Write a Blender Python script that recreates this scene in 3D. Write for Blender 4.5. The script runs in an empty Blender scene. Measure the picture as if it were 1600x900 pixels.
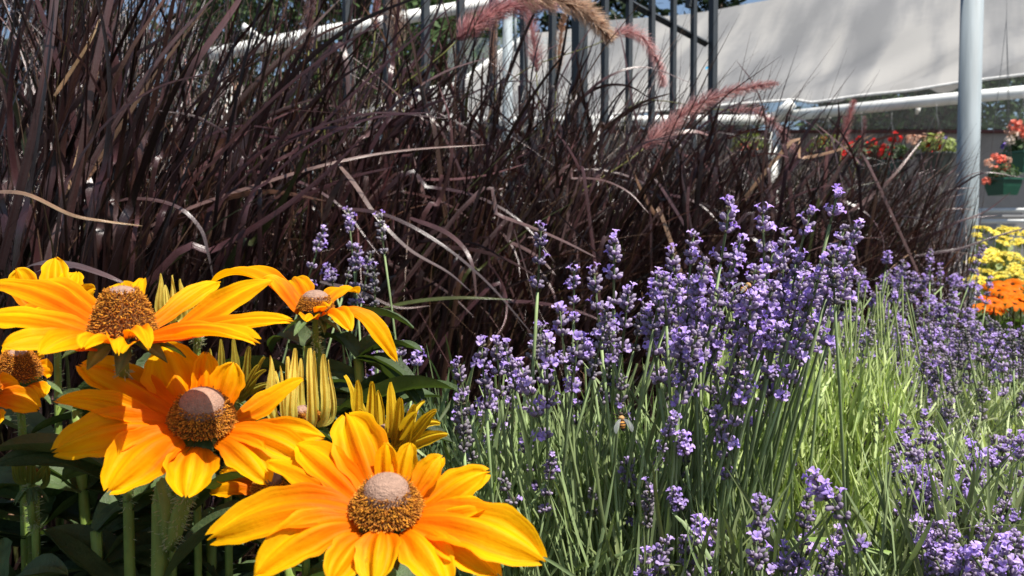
import bpy, math, random
import numpy as np
from mathutils import Vector, Matrix

random.seed(7)
RNG = np.random.default_rng(11)
scene = bpy.context.scene
COL = scene.collection

# ------------------------------------------------------------------ camera, sky, sun, exposure
F = 1305.0                      # focal length in photo pixels (1600 wide)
PITCH = math.radians(2.2)
CAM = np.array([0.0, 0.0, 0.75])
FWD = np.array([0, math.cos(PITCH), -math.sin(PITCH)])
UP = np.array([0, math.sin(PITCH), math.cos(PITCH)])
RIGHT = np.array([1.0, 0, 0])
cd = bpy.data.cameras.new("camera")
cd.sensor_width = 36.0
cd.lens = 36.0 * F / 1600.0
cd.clip_start = 0.02
cd.clip_end = 500.0
cd.dof.use_dof = True
cd.dof.focus_distance = 0.52
cd.dof.aperture_fstop = 20.0
cam = bpy.data.objects.new("camera", cd)
COL.objects.link(cam)
cam.location = CAM
cam.rotation_euler = (math.radians(90) - PITCH, 0, 0)
scene.camera = cam

SUN = np.array([0.38, -0.30, 0.88])
SUN = SUN / np.linalg.norm(SUN)
SUN_EL = math.asin(SUN[2])
SUN_AZ = math.atan2(SUN[0], SUN[1])
world = bpy.data.worlds.new("World")
scene.world = world
world.use_nodes = True
wn = world.node_tree.nodes
bg = wn["Background"]
sky = wn.new("ShaderNodeTexSky")
sky.sky_type = 'NISHITA'
sky.sun_disc = False
sky.sun_elevation = SUN_EL
sky.sun_rotation = SUN_AZ
world.node_tree.links.new(sky.outputs[0], bg.inputs[0])
bg.inputs[1].default_value = 0.075
sd = bpy.data.lights.new("sun", 'SUN')
sd.energy = 5.0
sd.angle = math.radians(0.53)
sd.color = (1.0, 0.95, 0.87)
sun = bpy.data.objects.new("sun", sd)
COL.objects.link(sun)
sun.rotation_euler = Vector(SUN).to_track_quat('Z', 'Y').to_euler()
scene.view_settings.view_transform = 'Standard'
scene.view_settings.look = 'None'
scene.view_settings.exposure = 0.80
scene.view_settings.gamma = 1.0
scene.cycles.use_denoising = True
scene.cycles.max_bounces = 8
scene.cycles.transparent_max_bounces = 12
scene.cycles.sample_clamp_indirect = 6.0

# ------------------------------------------------------------------ helpers
def P(x, y, d):
    """photo pixel + distance along the view axis -> world point"""
    return CAM + d * (FWD + RIGHT * ((x - 800) / F) + UP * ((450 - y) / F))

def nz(v):
    v = np.asarray(v, float)
    n = np.linalg.norm(v, axis=-1, keepdims=True)
    return v / np.maximum(n, 1e-12)

def empty(name, loc, label, cat, group=None):
    o = bpy.data.objects.new(name, None)
    COL.objects.link(o)
    o.location = tuple(float(c) for c in loc)
    o.empty_display_size = 0.05
    o["label"] = label
    o["category"] = cat
    if group:
        o["group"] = group
    return o

def tag(o, label, cat, group=None):
    o["label"] = label
    o["category"] = cat
    if group:
        o["group"] = group
    return o

def mesh_data(name, V, Q=None, T=None, C=None, mat=None, smooth=True, ST=None):
    me = bpy.data.meshes.new(name)
    V = np.asarray(V, np.float32).reshape(-1, 3)
    me.vertices.add(len(V))
    me.vertices.foreach_set("co", V.ravel())
    loops, starts, totals = [], [], []
    n = 0
    if Q is not None and len(Q):
        Q = np.asarray(Q, np.int32).reshape(-1, 4)
        loops.append(Q.ravel()); starts.append(np.arange(len(Q)) * 4); totals.append(np.full(len(Q), 4))
        n = len(Q) * 4
    if T is not None and len(T):
        T = np.asarray(T, np.int32).reshape(-1, 3)
        loops.append(T.ravel()); starts.append(n + np.arange(len(T)) * 3); totals.append(np.full(len(T), 3))
    loops = np.concatenate(loops).astype(np.int32)
    starts = np.concatenate(starts).astype(np.int32)
    me.loops.add(len(loops))
    me.loops.foreach_set("vertex_index", loops)
    me.polygons.add(len(starts))
    me.polygons.foreach_set("loop_start", starts)
    me.update(calc_edges=True)
    me.polygons.foreach_set("use_smooth", np.full(len(starts), bool(smooth)))
    if C is not None:
        C = np.asarray(C, np.float32).reshape(-1, 3)
        A = np.ones((len(V), 4), np.float32)
        A[:, :3] = C
        at = me.color_attributes.new("col", 'FLOAT_COLOR', 'POINT')
        at.data.foreach_set("color", A.ravel())
    if ST is not None:
        at = me.attributes.new("st", 'FLOAT_VECTOR', 'POINT')
        at.data.foreach_set("vector", np.asarray(ST, np.float32).ravel())
    if mat:
        me.materials.append(mat)
    me.validate()
    return me

def link(name, me, parent=None, loc=None, rot=None, scale=None, kind=None):
    o = bpy.data.objects.new(name, me)
    COL.objects.link(o)
    if parent is not None:
        o.parent = parent
    if loc is not None:
        o.location = tuple(float(c) for c in loc)
    if rot is not None:
        o.rotation_mode = 'QUATERNION'
        o.rotation_quaternion = rot
    if scale is not None:
        o.scale = (scale,) * 3 if np.isscalar(scale) else tuple(scale)
    if kind:
        o["kind"] = kind
    return o

class MB:
    """collects geometry for one mesh object"""
    def __init__(s):
        s.V, s.Q, s.T, s.C, s.S, s.n = [], [], [], [], [], 0
    def add(s, V, Q=None, T=None, C=(0.5, 0.5, 0.5), ST=None):
        V = np.asarray(V, float).reshape(-1, 3)
        if Q is not None and len(Q): s.Q.append(np.asarray(Q, int).reshape(-1, 4) + s.n)
        if T is not None and len(T): s.T.append(np.asarray(T, int).reshape(-1, 3) + s.n)
        C = np.asarray(C, float)
        if C.ndim == 1: C = np.tile(C, (len(V), 1))
        s.V.append(V); s.C.append(C.reshape(-1, 3)); s.n += len(V)
        s.S.append(np.zeros((len(V), 3)) if ST is None else np.asarray(ST, float).reshape(-1, 3))
    def data(s, name, mat, origin=(0, 0, 0), smooth=True):
        return mesh_data(name, np.concatenate(s.V) - np.asarray(origin, float),
                         np.concatenate(s.Q) if s.Q else None,
                         np.concatenate(s.T) if s.T else None,
                         np.concatenate(s.C), mat, smooth, np.concatenate(s.S) if any(x.any() for x in s.S) else None)
    def obj(s, name, mat, parent=None, origin=(0, 0, 0), smooth=True, kind=None):
        return link(name, s.data(name, mat, origin, smooth), parent, kind=kind)

def grid_quads(a, b, wrap=False):
    """quads of an a x b vertex grid (b wraps when wrap)"""
    i, j = np.meshgrid(np.arange(a - 1), np.arange(b if wrap else b - 1), indexing='ij')
    i, j = i.ravel(), j.ravel()
    j2 = (j + 1) % b
    return np.stack([i * b + j, i * b + j2, (i + 1) * b + j2, (i + 1) * b + j], 1)

def catmull(pts, n):
    pts = np.asarray(pts, float)
    if len(pts) == 2:
        t = np.linspace(0, 1, n)[:, None]
        return pts[0] * (1 - t) + pts[1] * t
    ext = np.vstack([2 * pts[0] - pts[1], pts, 2 * pts[-1] - pts[-2]])
    u = np.linspace(0, len(pts) - 1 - 1e-9, n)
    k = u.astype(int)
    t = (u - k)[:, None]
    p0, p1, p2, p3 = ext[k], ext[k + 1], ext[k + 2], ext[k + 3]
    return 0.5 * ((2 * p1) + (-p0 + p2) * t + (2 * p0 - 5 * p1 + 4 * p2 - p3) * t**2 + (-p0 + 3 * p1 - 3 * p2 + p3) * t**3)

def frames(path):
    T = nz(np.gradient(path, axis=0))
    ref = np.array([0.0, 0, 1]) if abs(T[0][2]) < 0.9 else np.array([1.0, 0, 0])
    S = nz(np.cross(T[0], ref))
    out = []
    for t in T:
        S = nz(S - t * np.dot(S, t))
        out.append((S, np.cross(t, S)))
    return T, np.array([o[0] for o in out]), np.array([o[1] for o in out])

def tube(mb, path, rad, sides=6, C=(0.5, 0.5, 0.5), ridge=0.0, cap=True):
    path = np.asarray(path, float)
    n = len(path)
    rad = np.broadcast_to(np.asarray(rad, float), (n,))
    T, S, B = frames(path)
    a = np.arange(sides) * 2 * math.pi / sides
    rr = 1 + ridge * (np.arange(sides) % 2 * 2 - 1)
    V = path[:, None, :] + rad[:, None, None] * rr[None, :, None] * (np.cos(a)[None, :, None] * S[:, None, :] + np.sin(a)[None, :, None] * B[:, None, :])
    C = np.asarray(C, float)
    CC = np.repeat(C[:, None, :], sides, 1).reshape(-1, 3) if C.ndim == 2 else C
    Q = grid_quads(n, sides, True)
    V = V.reshape(-1, 3)
    Tt = None
    if cap:
        V = np.vstack([V, path[0], path[-1]])
        if C.ndim == 2: CC = np.vstack([CC, C[0], C[-1]])
        k = np.arange(sides)
        Tt = np.vstack([np.stack([k, (k + 1) % sides, np.full(sides, n * sides)], 1)[:, ::-1],
                        np.stack([(n - 1) * sides + k, (n - 1) * sides + (k + 1) % sides, np.full(sides, n * sides + 1)], 1)])
    mb.add(V, Q, Tt, CC)

def box(mb, c, size, C=(0.5, 0.5, 0.5), ax=None):
    c = np.asarray(c, float); s = np.asarray(size, float) / 2
    k = np.array([[x, y, z] for x in (-1, 1) for y in (-1, 1) for z in (-1, 1)], float) * s
    if ax is not None:
        k = k @ np.asarray(ax, float)
    Q = [[0, 1, 3, 2], [4, 6, 7, 5], [0, 4, 5, 1], [2, 3, 7, 6], [0, 2, 6, 4], [1, 5, 7, 3]]
    mb.add(k + c, Q, None, C)

def ribbons(mb, paths, side, width, fold, C):
    """paths B,N,3; side B,N,3; width B,N; C B,N,3 -> folded strips three vertices across"""
    B, N, _ = paths.shape
    T = nz(np.gradient(paths, axis=1))
    nrm = nz(np.cross(side, T))
    w = width[..., None] * 0.5
    V = np.stack([paths - side * w, paths + nrm * w * fold, paths + side * w], 2)
    q = grid_quads(N, 3)
    Q = (q[None] + (np.arange(B) * N * 3)[:, None, None]).reshape(-1, 4)
    CC = np.repeat(C[:, :, None, :], 3, 2)
    ST = np.empty((B, N, 3, 3))
    ST[..., 0] = np.linspace(0, 1, N)[None, :, None]; ST[..., 1] = np.array([-1, 0, 1.0])[None, None, :]; ST[..., 2] = RNG.uniform(0, 9, B)[:, None, None]
    mb.add(V.reshape(-1, 3), Q, None, CC.reshape(-1, 3), ST)

# ------------------------------------------------------------------ materials
def new_mat(name):
    m = bpy.data.materials.new(name)
    m.use_nodes = True
    nt = m.node_tree
    return m, nt, nt.nodes["Principled BSDF"], nt.nodes["Material Output"]

def mat_col(name, rough=0.5, spec=0.4, transl=0.0, noise=0.25, nscale=60.0, vary=0.15, bump=0.0, bscale=200.0, tmul=(1, 1, 1), metal=0.0, sheen=0.0):
    """plant and paint material: own colour from the 'col' attribute, mottled with noise, varied per object"""
    m, nt, b, out = new_mat(name)
    N, L = nt.nodes, nt.links
    at = N.new("ShaderNodeAttribute"); at.attribute_name = "col"
    tc = N.new("ShaderNodeTexCoord")
    no = N.new("ShaderNodeTexNoise"); no.inputs["Scale"].default_value = nscale; no.inputs["Detail"].default_value = 4
    L.new(tc.outputs["Object"], no.inputs["Vector"])
    mr = N.new("ShaderNodeMapRange")
    mr.inputs[1].default_value = 0.25; mr.inputs[2].default_value = 0.75
    mr.inputs[3].default_value = 1 - noise; mr.inputs[4].default_value = 1 + noise
    L.new(no.outputs[0], mr.inputs[0])
    oi = N.new("ShaderNodeObjectInfo")
    mv = N.new("ShaderNodeMapRange")
    mv.inputs[3].default_value = 1 - vary; mv.inputs[4].default_value = 1 + vary
    L.new(oi.outputs["Random"], mv.inputs[0])
    mu = N.new("ShaderNodeMath"); mu.operation = 'MULTIPLY'
    L.new(mr.outputs[0], mu.inputs[0]); L.new(mv.outputs[0], mu.inputs[1])
    vm = N.new("ShaderNodeVectorMath"); vm.operation = 'SCALE'
    L.new(at.outputs["Color"], vm.inputs[0]); L.new(mu.outputs[0], vm.inputs["Scale"])
    L.new(vm.outputs[0], b.inputs["Base Color"])
    b.inputs["Roughness"].default_value = rough
    b.inputs["Specular IOR Level"].default_value = spec
    b.inputs["Metallic"].default_value = metal
    if sheen:
        b.inputs["Sheen Weight"].default_value = sheen
    if bump:
        n2 = N.new("ShaderNodeTexNoise"); n2.inputs["Scale"].default_value = bscale
        L.new(tc.outputs["Object"], n2.inputs["Vector"])
        bp = N.new("ShaderNodeBump"); bp.inputs["Strength"].default_value = bump; bp.inputs["Distance"].default_value = 0.001
        L.new(n2.outputs[0], bp.inputs["Height"])
        L.new(bp.outputs[0], b.inputs["Normal"])
    if transl:
        tr = N.new("ShaderNodeBsdfTranslucent")
        v2 = N.new("ShaderNodeVectorMath"); v2.operation = 'MULTIPLY'
        v2.inputs[1].default_value = tmul
        L.new(vm.outputs[0], v2.inputs[0]); L.new(v2.outputs[0], tr.inputs[0])
        mx = N.new("ShaderNodeMixShader"); mx.inputs[0].default_value = transl
        L.new(b.outputs[0], mx.inputs[1]); L.new(tr.outputs[0], mx.inputs[2])
        L.new(mx.outputs[0], out.inputs[0])
    return m

M = {}
M['petal'] = mat_col("petal", rough=0.55, spec=0.10, transl=0.42, noise=0.12, nscale=70, vary=0.05, bump=0.25, bscale=350, tmul=(1.25, 1.15, 0.6))
def add_veins(m, freq, amt, bump):
    nt = m.node_tree; N, L = nt.nodes, nt.links
    at = N.new("ShaderNodeAttribute"); at.attribute_name = "st"
    mp = N.new("ShaderNodeMapping"); mp.inputs["Scale"].default_value = (2.2, freq, 40)
    L.new(at.outputs["Vector"], mp.inputs[0])
    no = N.new("ShaderNodeTexNoise"); no.inputs["Scale"].default_value = 1.0; no.inputs["Detail"].default_value = 3
    L.new(mp.outputs[0], no.inputs["Vector"])
    mr = N.new("ShaderNodeMapRange"); mr.inputs[1].default_value = 0.3; mr.inputs[2].default_value = 0.7
    mr.inputs[3].default_value = 1 - amt; mr.inputs[4].default_value = 1 + amt * 0.5
    L.new(no.outputs[0], mr.inputs[0])
    b = nt.nodes["Principled BSDF"]
    vm = b.inputs["Base Color"].links[0].from_node
    sc = N.new("ShaderNodeVectorMath"); sc.operation = 'MULTIPLY'
    cx = N.new("ShaderNodeCombineXYZ"); cx.inputs[0].default_value = 1.0
    pw = N.new("ShaderNodeMath"); pw.operation = 'POWER'; pw.inputs[1].default_value = 0.35
    L.new(mr.outputs[0], pw.inputs[0]); L.new(pw.outputs[0], cx.inputs[0]); L.new(mr.outputs[0], cx.inputs[1]); L.new(mr.outputs[0], cx.inputs[2])
    tgt = [l.to_socket for l in vm.outputs[0].links]
    L.new(vm.outputs[0], sc.inputs[0]); L.new(cx.outputs[0], sc.inputs[1])
    for t in tgt: L.new(sc.outputs[0], t)
    bp = N.new("ShaderNodeBump"); bp.inputs["Strength"].default_value = bump; bp.inputs["Distance"].default_value = 0.0006
    L.new(no.outputs[0], bp.inputs["Height"])
    if b.inputs["Normal"].links: L.new(b.inputs["Normal"].links[0].from_socket, bp.inputs["Normal"])
    L.new(bp.outputs[0], b.inputs["Normal"])
add_veins(M['petal'], 9.0, 0.22, 0.6)
M['floret'] = mat_col("floret", rough=0.8, spec=0.15, noise=0.22, nscale=500, vary=0.0, bump=0.9, bscale=1400)
M['stem'] = mat_col("stem", rough=0.55, spec=0.35, transl=0.1, noise=0.25, nscale=90)
M['hair'] = mat_col("hair", rough=0.5, spec=0.4, transl=0.4, noise=0.05)
M['leaf'] = mat_col("leaf", rough=0.6, spec=0.35, transl=0.25, noise=0.35, nscale=80, vary=0.25, bump=0.7, bscale=500, tmul=(1.5, 1.6, 0.5))
M['grass'] = mat_col("grass", rough=0.30, spec=0.6, transl=0.12, noise=0.3, nscale=40, vary=0.2, bump=0.25, bscale=400, tmul=(1.25, 1.0, 0.85))
add_veins(M['grass'], 5.0, 0.5, 0.7)
M['plume'] = mat_col("plume", rough=0.6, spec=0.3, transl=0.4, noise=0.2, nscale=80, vary=0.1)
M['lavstem'] = mat_col("lavender_stalk", rough=0.55, spec=0.35, transl=0.2, noise=0.2, nscale=60, vary=0.15, tmul=(1.3, 1.4, 0.6))
M['lavflower'] = mat_col("lavender_flower", rough=0.65, spec=0.2, transl=0.42, noise=0.2, nscale=300, vary=0.22, tmul=(1.1, 0.95, 1.15))
M['bee'] = mat_col("bee_fur", rough=0.7, spec=0.3, noise=0.3, nscale=900, vary=0)
M['plain'] = mat_col("painted", rough=0.5, spec=0.4, noise=0.12, nscale=9, vary=0.05)
M['bark'] = mat_col("bark", rough=0.9, spec=0.1, noise=0.5, nscale=6, vary=0.1, bump=1, bscale=30)
M['needles'] = mat_col("needles", rough=0.6, spec=0.2, transl=0.2, noise=0.4, nscale=1.2, vary=0.2)
M['bloom'] = mat_col("bloom", rough=0.6, spec=0.2, transl=0.35, noise=0.15, nscale=40, vary=0.15)
M['pot'] = mat_col("plastic_pot", rough=0.4, spec=0.4, noise=0.1, nscale=14, vary=0.05)

def metal_mat(name, col, rough, metal, streak=0.25, scale=(30, 30, 2)):
    m, nt, b, out = new_mat(name)
    N, L = nt.nodes, nt.links
    tc = N.new("ShaderNodeTexCoord"); mp = N.new("ShaderNodeMapping"); mp.inputs["Scale"].default_value = scale
    no = N.new("ShaderNodeTexNoise"); no.inputs["Detail"].default_value = 6; no.inputs["Scale"].default_value = 1.5
    L.new(tc.outputs["Object"], mp.inputs[0]); L.new(mp.outputs[0], no.inputs["Vector"])
    cr = N.new("ShaderNodeValToRGB")
    e = cr.color_ramp.elements
    e[0].position = 0.3; e[1].position = 0.7
    e[0].color = tuple(c * (1 - streak) for c in col) + (1,)
    e[1].color = tuple(min(1, c * (1 + streak * 0.6)) for c in col) + (1,)
    L.new(no.outputs[0], cr.inputs[0]); L.new(cr.outputs[0], b.inputs["Base Color"])
    b.inputs["Roughness"].default_value = rough
    b.inputs["Metallic"].default_value = metal
    return m
M['galv'] = metal_mat("galvanized_steel", (0.25, 0.29, 0.31), 0.68, 0.0)
M['iron'] = metal_mat("painted_iron", (0.032, 0.038, 0.043), 0.55, 0.0)
M['white'] = metal_mat("white_paint", (0.78, 0.78, 0.74), 0.4, 0.0, 0.18, (4, 4, 4))
M['hem'] = metal_mat("rope_hem", (0.72, 0.71, 0.68), 0.7, 0.0, 0.2, (20, 20, 20))

def cloth_mat():
    m, nt, b, out = new_mat("shade_cloth")
    N, L = nt.nodes, nt.links
    tc = N.new("ShaderNodeTexCoord")
    mr = N.new("ShaderNodeMapping"); mr.inputs["Rotation"].default_value = (0, 0, math.radians(29))
    mp = N.new("ShaderNodeMapping"); mp.inputs["Scale"].default_value = (2.6, 0.28, 0.28)
    n1 = N.new("ShaderNodeTexNoise"); n1.inputs["Scale"].default_value = 1.0; n1.inputs["Detail"].default_value = 4; n1.inputs["Roughness"].default_value = 0.5
    L.new(tc.outputs["Object"], mr.inputs[0]); L.new(mr.outputs[0], mp.inputs[0]); L.new(mp.outputs[0], n1.inputs["Vector"])
    n2 = N.new("ShaderNodeTexNoise"); n2.inputs["Scale"].default_value = 9.0; n2.inputs["Detail"].default_value = 8; n2.inputs["Roughness"].default_value = 0.7
    L.new(tc.outputs["Object"], n2.inputs["Vector"])
    ad = N.new("ShaderNodeMath"); ad.operation = 'MULTIPLY_ADD'; ad.inputs[1].default_value = 0.10
    L.new(n2.outputs[0], ad.inputs[0]); L.new(n1.outputs[0], ad.inputs[2])
    cr = N.new("ShaderNodeValToRGB"); e = cr.color_ramp.elements
    e[0].position = 0.41; e[0].color = (0.165, 0.168, 0.172, 1)
    e[1].position = 0.66; e[1].color = (0.315, 0.308, 0.295, 1)
    k = cr.color_ramp.elements.new(0.52); k.color = (0.215, 0.216, 0.217, 1)
    L.new(ad.outputs[0], cr.inputs[0]); L.new(cr.outputs[0], b.inputs["Base Color"])
    b.inputs["Roughness"].default_value = 0.7
    tr = N.new("ShaderNodeBsdfTranslucent"); L.new(cr.outputs[0], tr.inputs[0])
    mx = N.new("ShaderNodeMixShader"); mx.inputs[0].default_value = 0.25
    L.new(b.outputs[0], mx.inputs[1]); L.new(tr.outputs[0], mx.inputs[2]); L.new(mx.outputs[0], out.inputs[0])
    return m
M['cloth'] = cloth_mat()

def film_mat():
    m, nt, b, out = new_mat("plastic_film")
    N, L = nt.nodes, nt.links
    tc = N.new("ShaderNodeTexCoord")
    n1 = N.new("ShaderNodeTexNoise"); n1.inputs["Scale"].default_value = 2.5; n1.inputs["Detail"].default_value = 5
    L.new(tc.outputs["Object"], n1.inputs["Vector"])
    mr = N.new("ShaderNodeMapRange"); mr.inputs[3].default_value = 0.18; mr.inputs[4].default_value = 0.42
    L.new(n1.outputs[0], mr.inputs[0])
    b.inputs["Base Color"].default_value = (0.55, 0.57, 0.57, 1)
    b.inputs["Roughness"].default_value = 0.25
    tr = N.new("ShaderNodeBsdfTransparent"); tr.inputs[0].default_value = (0.9, 0.93, 0.95, 1)
    mx = N.new("ShaderNodeMixShader")
    L.new(mr.outputs[0], mx.inputs[0]); L.new(tr.outputs[0], mx.inputs[1]); L.new(b.outputs[0], mx.inputs[2])
    L.new(mx.outputs[0], out.inputs[0])
    return m
M['film'] = film_mat()

def ground_mat(name, c0, c1, scale, bump):
    m, nt, b, out = new_mat(name)
    N, L = nt.nodes, nt.links
    tc = N.new("ShaderNodeTexCoord")
    n1 = N.new("ShaderNodeTexNoise"); n1.inputs["Scale"].default_value = scale; n1.inputs["Detail"].default_value = 10; n1.inputs["Roughness"].default_value = 0.7
    vo = N.new("ShaderNodeTexVoronoi"); vo.inputs["Scale"].default_value = scale * 4
    L.new(tc.outputs["Object"], n1.inputs["Vector"]); L.new(tc.outputs["Object"], vo.inputs["Vector"])
    cr = N.new("ShaderNodeValToRGB"); e = cr.color_ramp.elements
    e[0].position = 0.35; e[0].color = c0 + (1,); e[1].position = 0.7; e[1].color = c1 + (1,)
    L.new(n1.outputs[0], cr.inputs[0]); L.new(cr.outputs[0], b.inputs["Base Color"])
    b.inputs["Roughness"].default_value = 0.95
    bp = N.new("ShaderNodeBump"); bp.inputs["Strength"].default_value = bump; bp.inputs["Distance"].default_value = 0.02
    L.new(vo.outputs[0], bp.inputs["Height"]); L.new(bp.outputs[0], b.inputs["Normal"])
    return m
M['soil'] = ground_mat("soil", (0.018, 0.012, 0.008), (0.055, 0.038, 0.026), 18, 0.9)
M['gravel'] = ground_mat("gravel", (0.10, 0.10, 0.10), (0.22, 0.21, 0.20), 40, 0.6)

# ------------------------------------------------------------------ ground
mb = MB()
xs = np.concatenate([[-250, -60, -15], np.linspace(-5, 6, 45), [15, 60, 250]])
ys = np.concatenate([[-250, -60, -10], np.linspace(-2, 6, 33), [15, 60, 300]])
X, Y = np.meshgrid(xs, ys, indexing='ij')
Z = 0.012 * np.sin(X * 5.1 + Y * 2.3) * np.cos(Y * 4.4 - X) * ((abs(X) < 6) & (Y < 3.2) & (Y > -3)) - 0.012
mb.add(np.stack([X, Y, Z], -1).reshape(-1, 3), grid_quads(len(xs), len(ys))[:, ::-1])
g = mb.obj("ground", M['soil']); g["kind"] = "structure"; g["label"] = "dark brown garden soil under the plants"
mb = MB()
V = np.array([[-60, 5.0, 0], [-0.5, 4.4, 0], [1.9, 4.2, 0], [2.6, 3.9, 0], [60, 3.9, 0], [60, 60, 0], [-60, 60, 0]], float)
V[:, 2] = 0.008
mb.add(V, [[0, 1, 5, 6], [1, 2, 3, 5]], [[3, 4, 5]])
g = mb.obj("gravel_path", M['gravel'], smooth=False); g["kind"] = "structure"; g["label"] = "grey gravel yard behind the planting bed"

# ------------------------------------------------------------------ trees far behind
def leaf_cloud(mb, centres, normals, size, cols):
    n = len(centres)
    a = nz(np.cross(normals, RNG.normal(size=(n, 3))))
    b = np.cross(nz(normals), a)
    s = size[:, None]
    V = np.stack([centres - a * s * 0.45, centres + b * s, centres + a * s * 0.45, centres - b * s], 1)
    mb.add(V.reshape(-1, 3), (np.arange(n)[:, None] * 4 + np.arange(4)), None, np.repeat(cols[:, None, :], 4, 1).reshape(-1, 3))

def conifer_parts(seed, H, R):
    rng = np.random.default_rng(seed)
    t = MB()
    tube(t, [[0, 0, -0.05], [0.05, 0, H * 0.5], [0, 0.04, H * 0.98]], [0.2, 0.12, 0.02], 8, (0.055, 0.04, 0.03))
    c = MB()
    cen, nor, siz, cols = [], [], [], []
    z = 0.5
    while z < H * 0.97:
        k = 1 - z / H
        for _ in range(rng.integers(4, 7)):
            az = rng.uniform(0, 2 * math.pi); ln = R * (k ** 0.75) * rng.uniform(0.65, 1.12) + 0.15
            n = int(40 * ln + 14)
            s = rng.uniform(0.12, 1, n)
            px = np.stack([np.cos(az) * s * ln, np.sin(az) * s * ln, z - 0.28 * ln * s ** 1.6], 1)
            px += rng.normal(size=(n, 3)) * np.array([0.13, 0.13, 0.06]) * (1.3 - s[:, None] * 0.6)
            cen.append(px); nor.append(rng.normal(size=(n, 3)) * 0.5 + np.array([0, 0, 1]))
            siz.append(rng.uniform(0.06, 0.15, n))
            g = rng.uniform(0.75, 1.3, (n, 1))
            cols.append(np.array([0.030, 0.050, 0.024]) * g * rng.uniform(0.8, 1.25))
            limb = catmull([[0, 0, z], [np.cos(az) * ln * 0.5, np.sin(az) * ln * 0.5, z - 0.05 * ln], [np.cos(az) * ln * 0.92, np.sin(az) * ln * 0.92, z - 0.24 * ln]], 4)
            tube(t, limb, [0.03, 0.022, 0.014, 0.006], 4, (0.05, 0.037, 0.028), cap=False)
        z += rng.uniform(0.26, 0.42)
    leaf_cloud(c, np.concatenate(cen), np.concatenate(nor), np.concatenate(siz), np.concatenate(cols))
    return t.data("trunk", M['bark']), c.data("crown", M['needles'], smooth=False)

def broadleaf_parts(seed, H, R):
    rng = np.random.default_rng(seed)
    t = MB(); c = MB()
    tube(t, [[0, 0, -0.05], [0.1, 0.05, H * 0.3], [0.05, 0.1, H * 0.75]], [0.2, 0.15, 0.05], 8, (0.07, 0.055, 0.04))
    cen, nor, siz, cols = [], [], [], []
    for _ in range(110):
        d = nz(rng.normal(size=3)); r = rng.uniform(0.35, 1) ** 0.6
        ctr = np.array([d[0] * R * r, d[1] * R * r, H * 0.58 + d[2] * H * 0.42 * r])
        n = 120
        cen.append(ctr + rng.normal(size=(n, 3)) * R * 0.15)
        nor.append(rng.normal(size=(n, 3)) + np.array([0, 0, 0.8]))
        siz.append(rng.uniform(0.05, 0.11, n))
        cols.append(np.array([0.055, 0.095, 0.03]) * rng.uniform(0.6, 1.4, (n, 1)) * rng.uniform(0.8, 1.2))
        tube(t, catmull([[0.06, 0.06, H * rng.uniform(0.25, 0.6)], ctr * 0.6 + np.array([0, 0, H * 0.2]), ctr], 4), [0.05, 0.03, 0.02, 0.008], 4, (0.06, 0.045, 0.035), cap=False)
    leaf_cloud(c, np.concatenate(cen), np.concatenate(nor), np.concatenate(siz), np.concatenate(cols))
    return t.data("trunk", M['bark']), c.data("crown", M['needles'], smooth=False)

CON = [conifer_parts(1, 9.5, 2.3), conifer_parts(2, 8.0, 2.0)]
BRO = [broadleaf_parts(3, 7.5, 2.4)]
tree_spots = [
    (120, 13.0, CON[0], "dark conifer behind the left end of the purple grass"),
    (330, 15.5, CON[1], "conifer glimpsed through the tall grass left of the gate"),
    (560, 12.5, BRO[0], "leafy green tree behind the white pipe rail"),
    (700, 15.0, CON[0], "dark conifer behind the white post and iron pickets"),
    (860, 17.0, CON[1], "dark conifer above the left corner of the cloth roof"),
    (985, 16.0, CON[0], "dark conifer seen between the gate pickets above the roof"),
    (1120, 18.0, CON[1], "conifer showing above the roof just right of the gate"),
    (1330, 18.5, CON[0], "conifer behind the greenhouse seen under the cloth eave"),
    (1460, 17.0, BRO[0], "leafy tree behind the greenhouse left of the steel pole"),
]
for i, (px, d, (tr, cr), lab) in enumerate(tree_spots):
    p = P(px, 400, d); p[2] = 0
    conif = cr is not BRO[0][1]
    e = empty("conifer_tree" if conif else "leafy_tree", p, lab, "tree", "trees behind the greenhouse")
    e.rotation_euler.z = i * 1.7
    link("trunk", tr, e); link("crown", cr, e)

# ------------------------------------------------------------------ greenhouse with shade cloth roof
def eave(x):      # eave height line in pixels and distance
    return np.interp(x, [520, 900, 1210, 1700], [7.6, 7.15, 6.9, 5.75])
gh0 = P(1210, 400, 6.9); gh0[2] = 0
gh = empty("greenhouse", gh0, "greenhouse with sagging grey white shade cloth roof and white eave pipe", "greenhouse")
NU, NV = 90, 40
us = np.linspace(0, 1, NU); vs = np.linspace(0, 1, NV)
low_px = np.interp(us, [0, 0.25, 0.5, 1], [540, 900, 1210, 1760])
low_y = np.interp(low_px, [540, 700, 900, 1150, 1240, 1268, 1340, 1421, 1500, 1600, 1760], [178, 185, 184, 163, 156, 161, 150, 142, 129, 117, 98])
top_px = np.interp(us, [0, 0.25, 0.5, 1], [830, 960, 1230, 1850])
top_y = np.interp(top_px, [830, 960, 1100, 1230, 1850], [52, 33, 16, -2, -85])
lowP = np.array([P(x, y, eave(x) + 0.22) for x, y in zip(low_px, low_y)])
topP = np.array([P(x, y, eave(min(x, 1700)) + 3.2) for x, y in zip(top_px, top_y)])
V = lowP[:, None] * (1 - vs[None, :, None]) + topP[:, None] * vs[None, :, None]
U2, V2 = np.meshgrid(us, vs, indexing='ij')
sag = -0.16 * np.sin(np.pi * V2) + 0.05 * np.sin(U2 * 40 - V2 * 14) * (1 - V2) + 0.025 * np.sin(U2 * 83 - V2 * 30 + 1) * (1 - V2) ** 2 + 0.02 * np.sin(U2 * 23 + V2 * 9)
V[..., 2] += sag * (V2 > 0)
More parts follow.
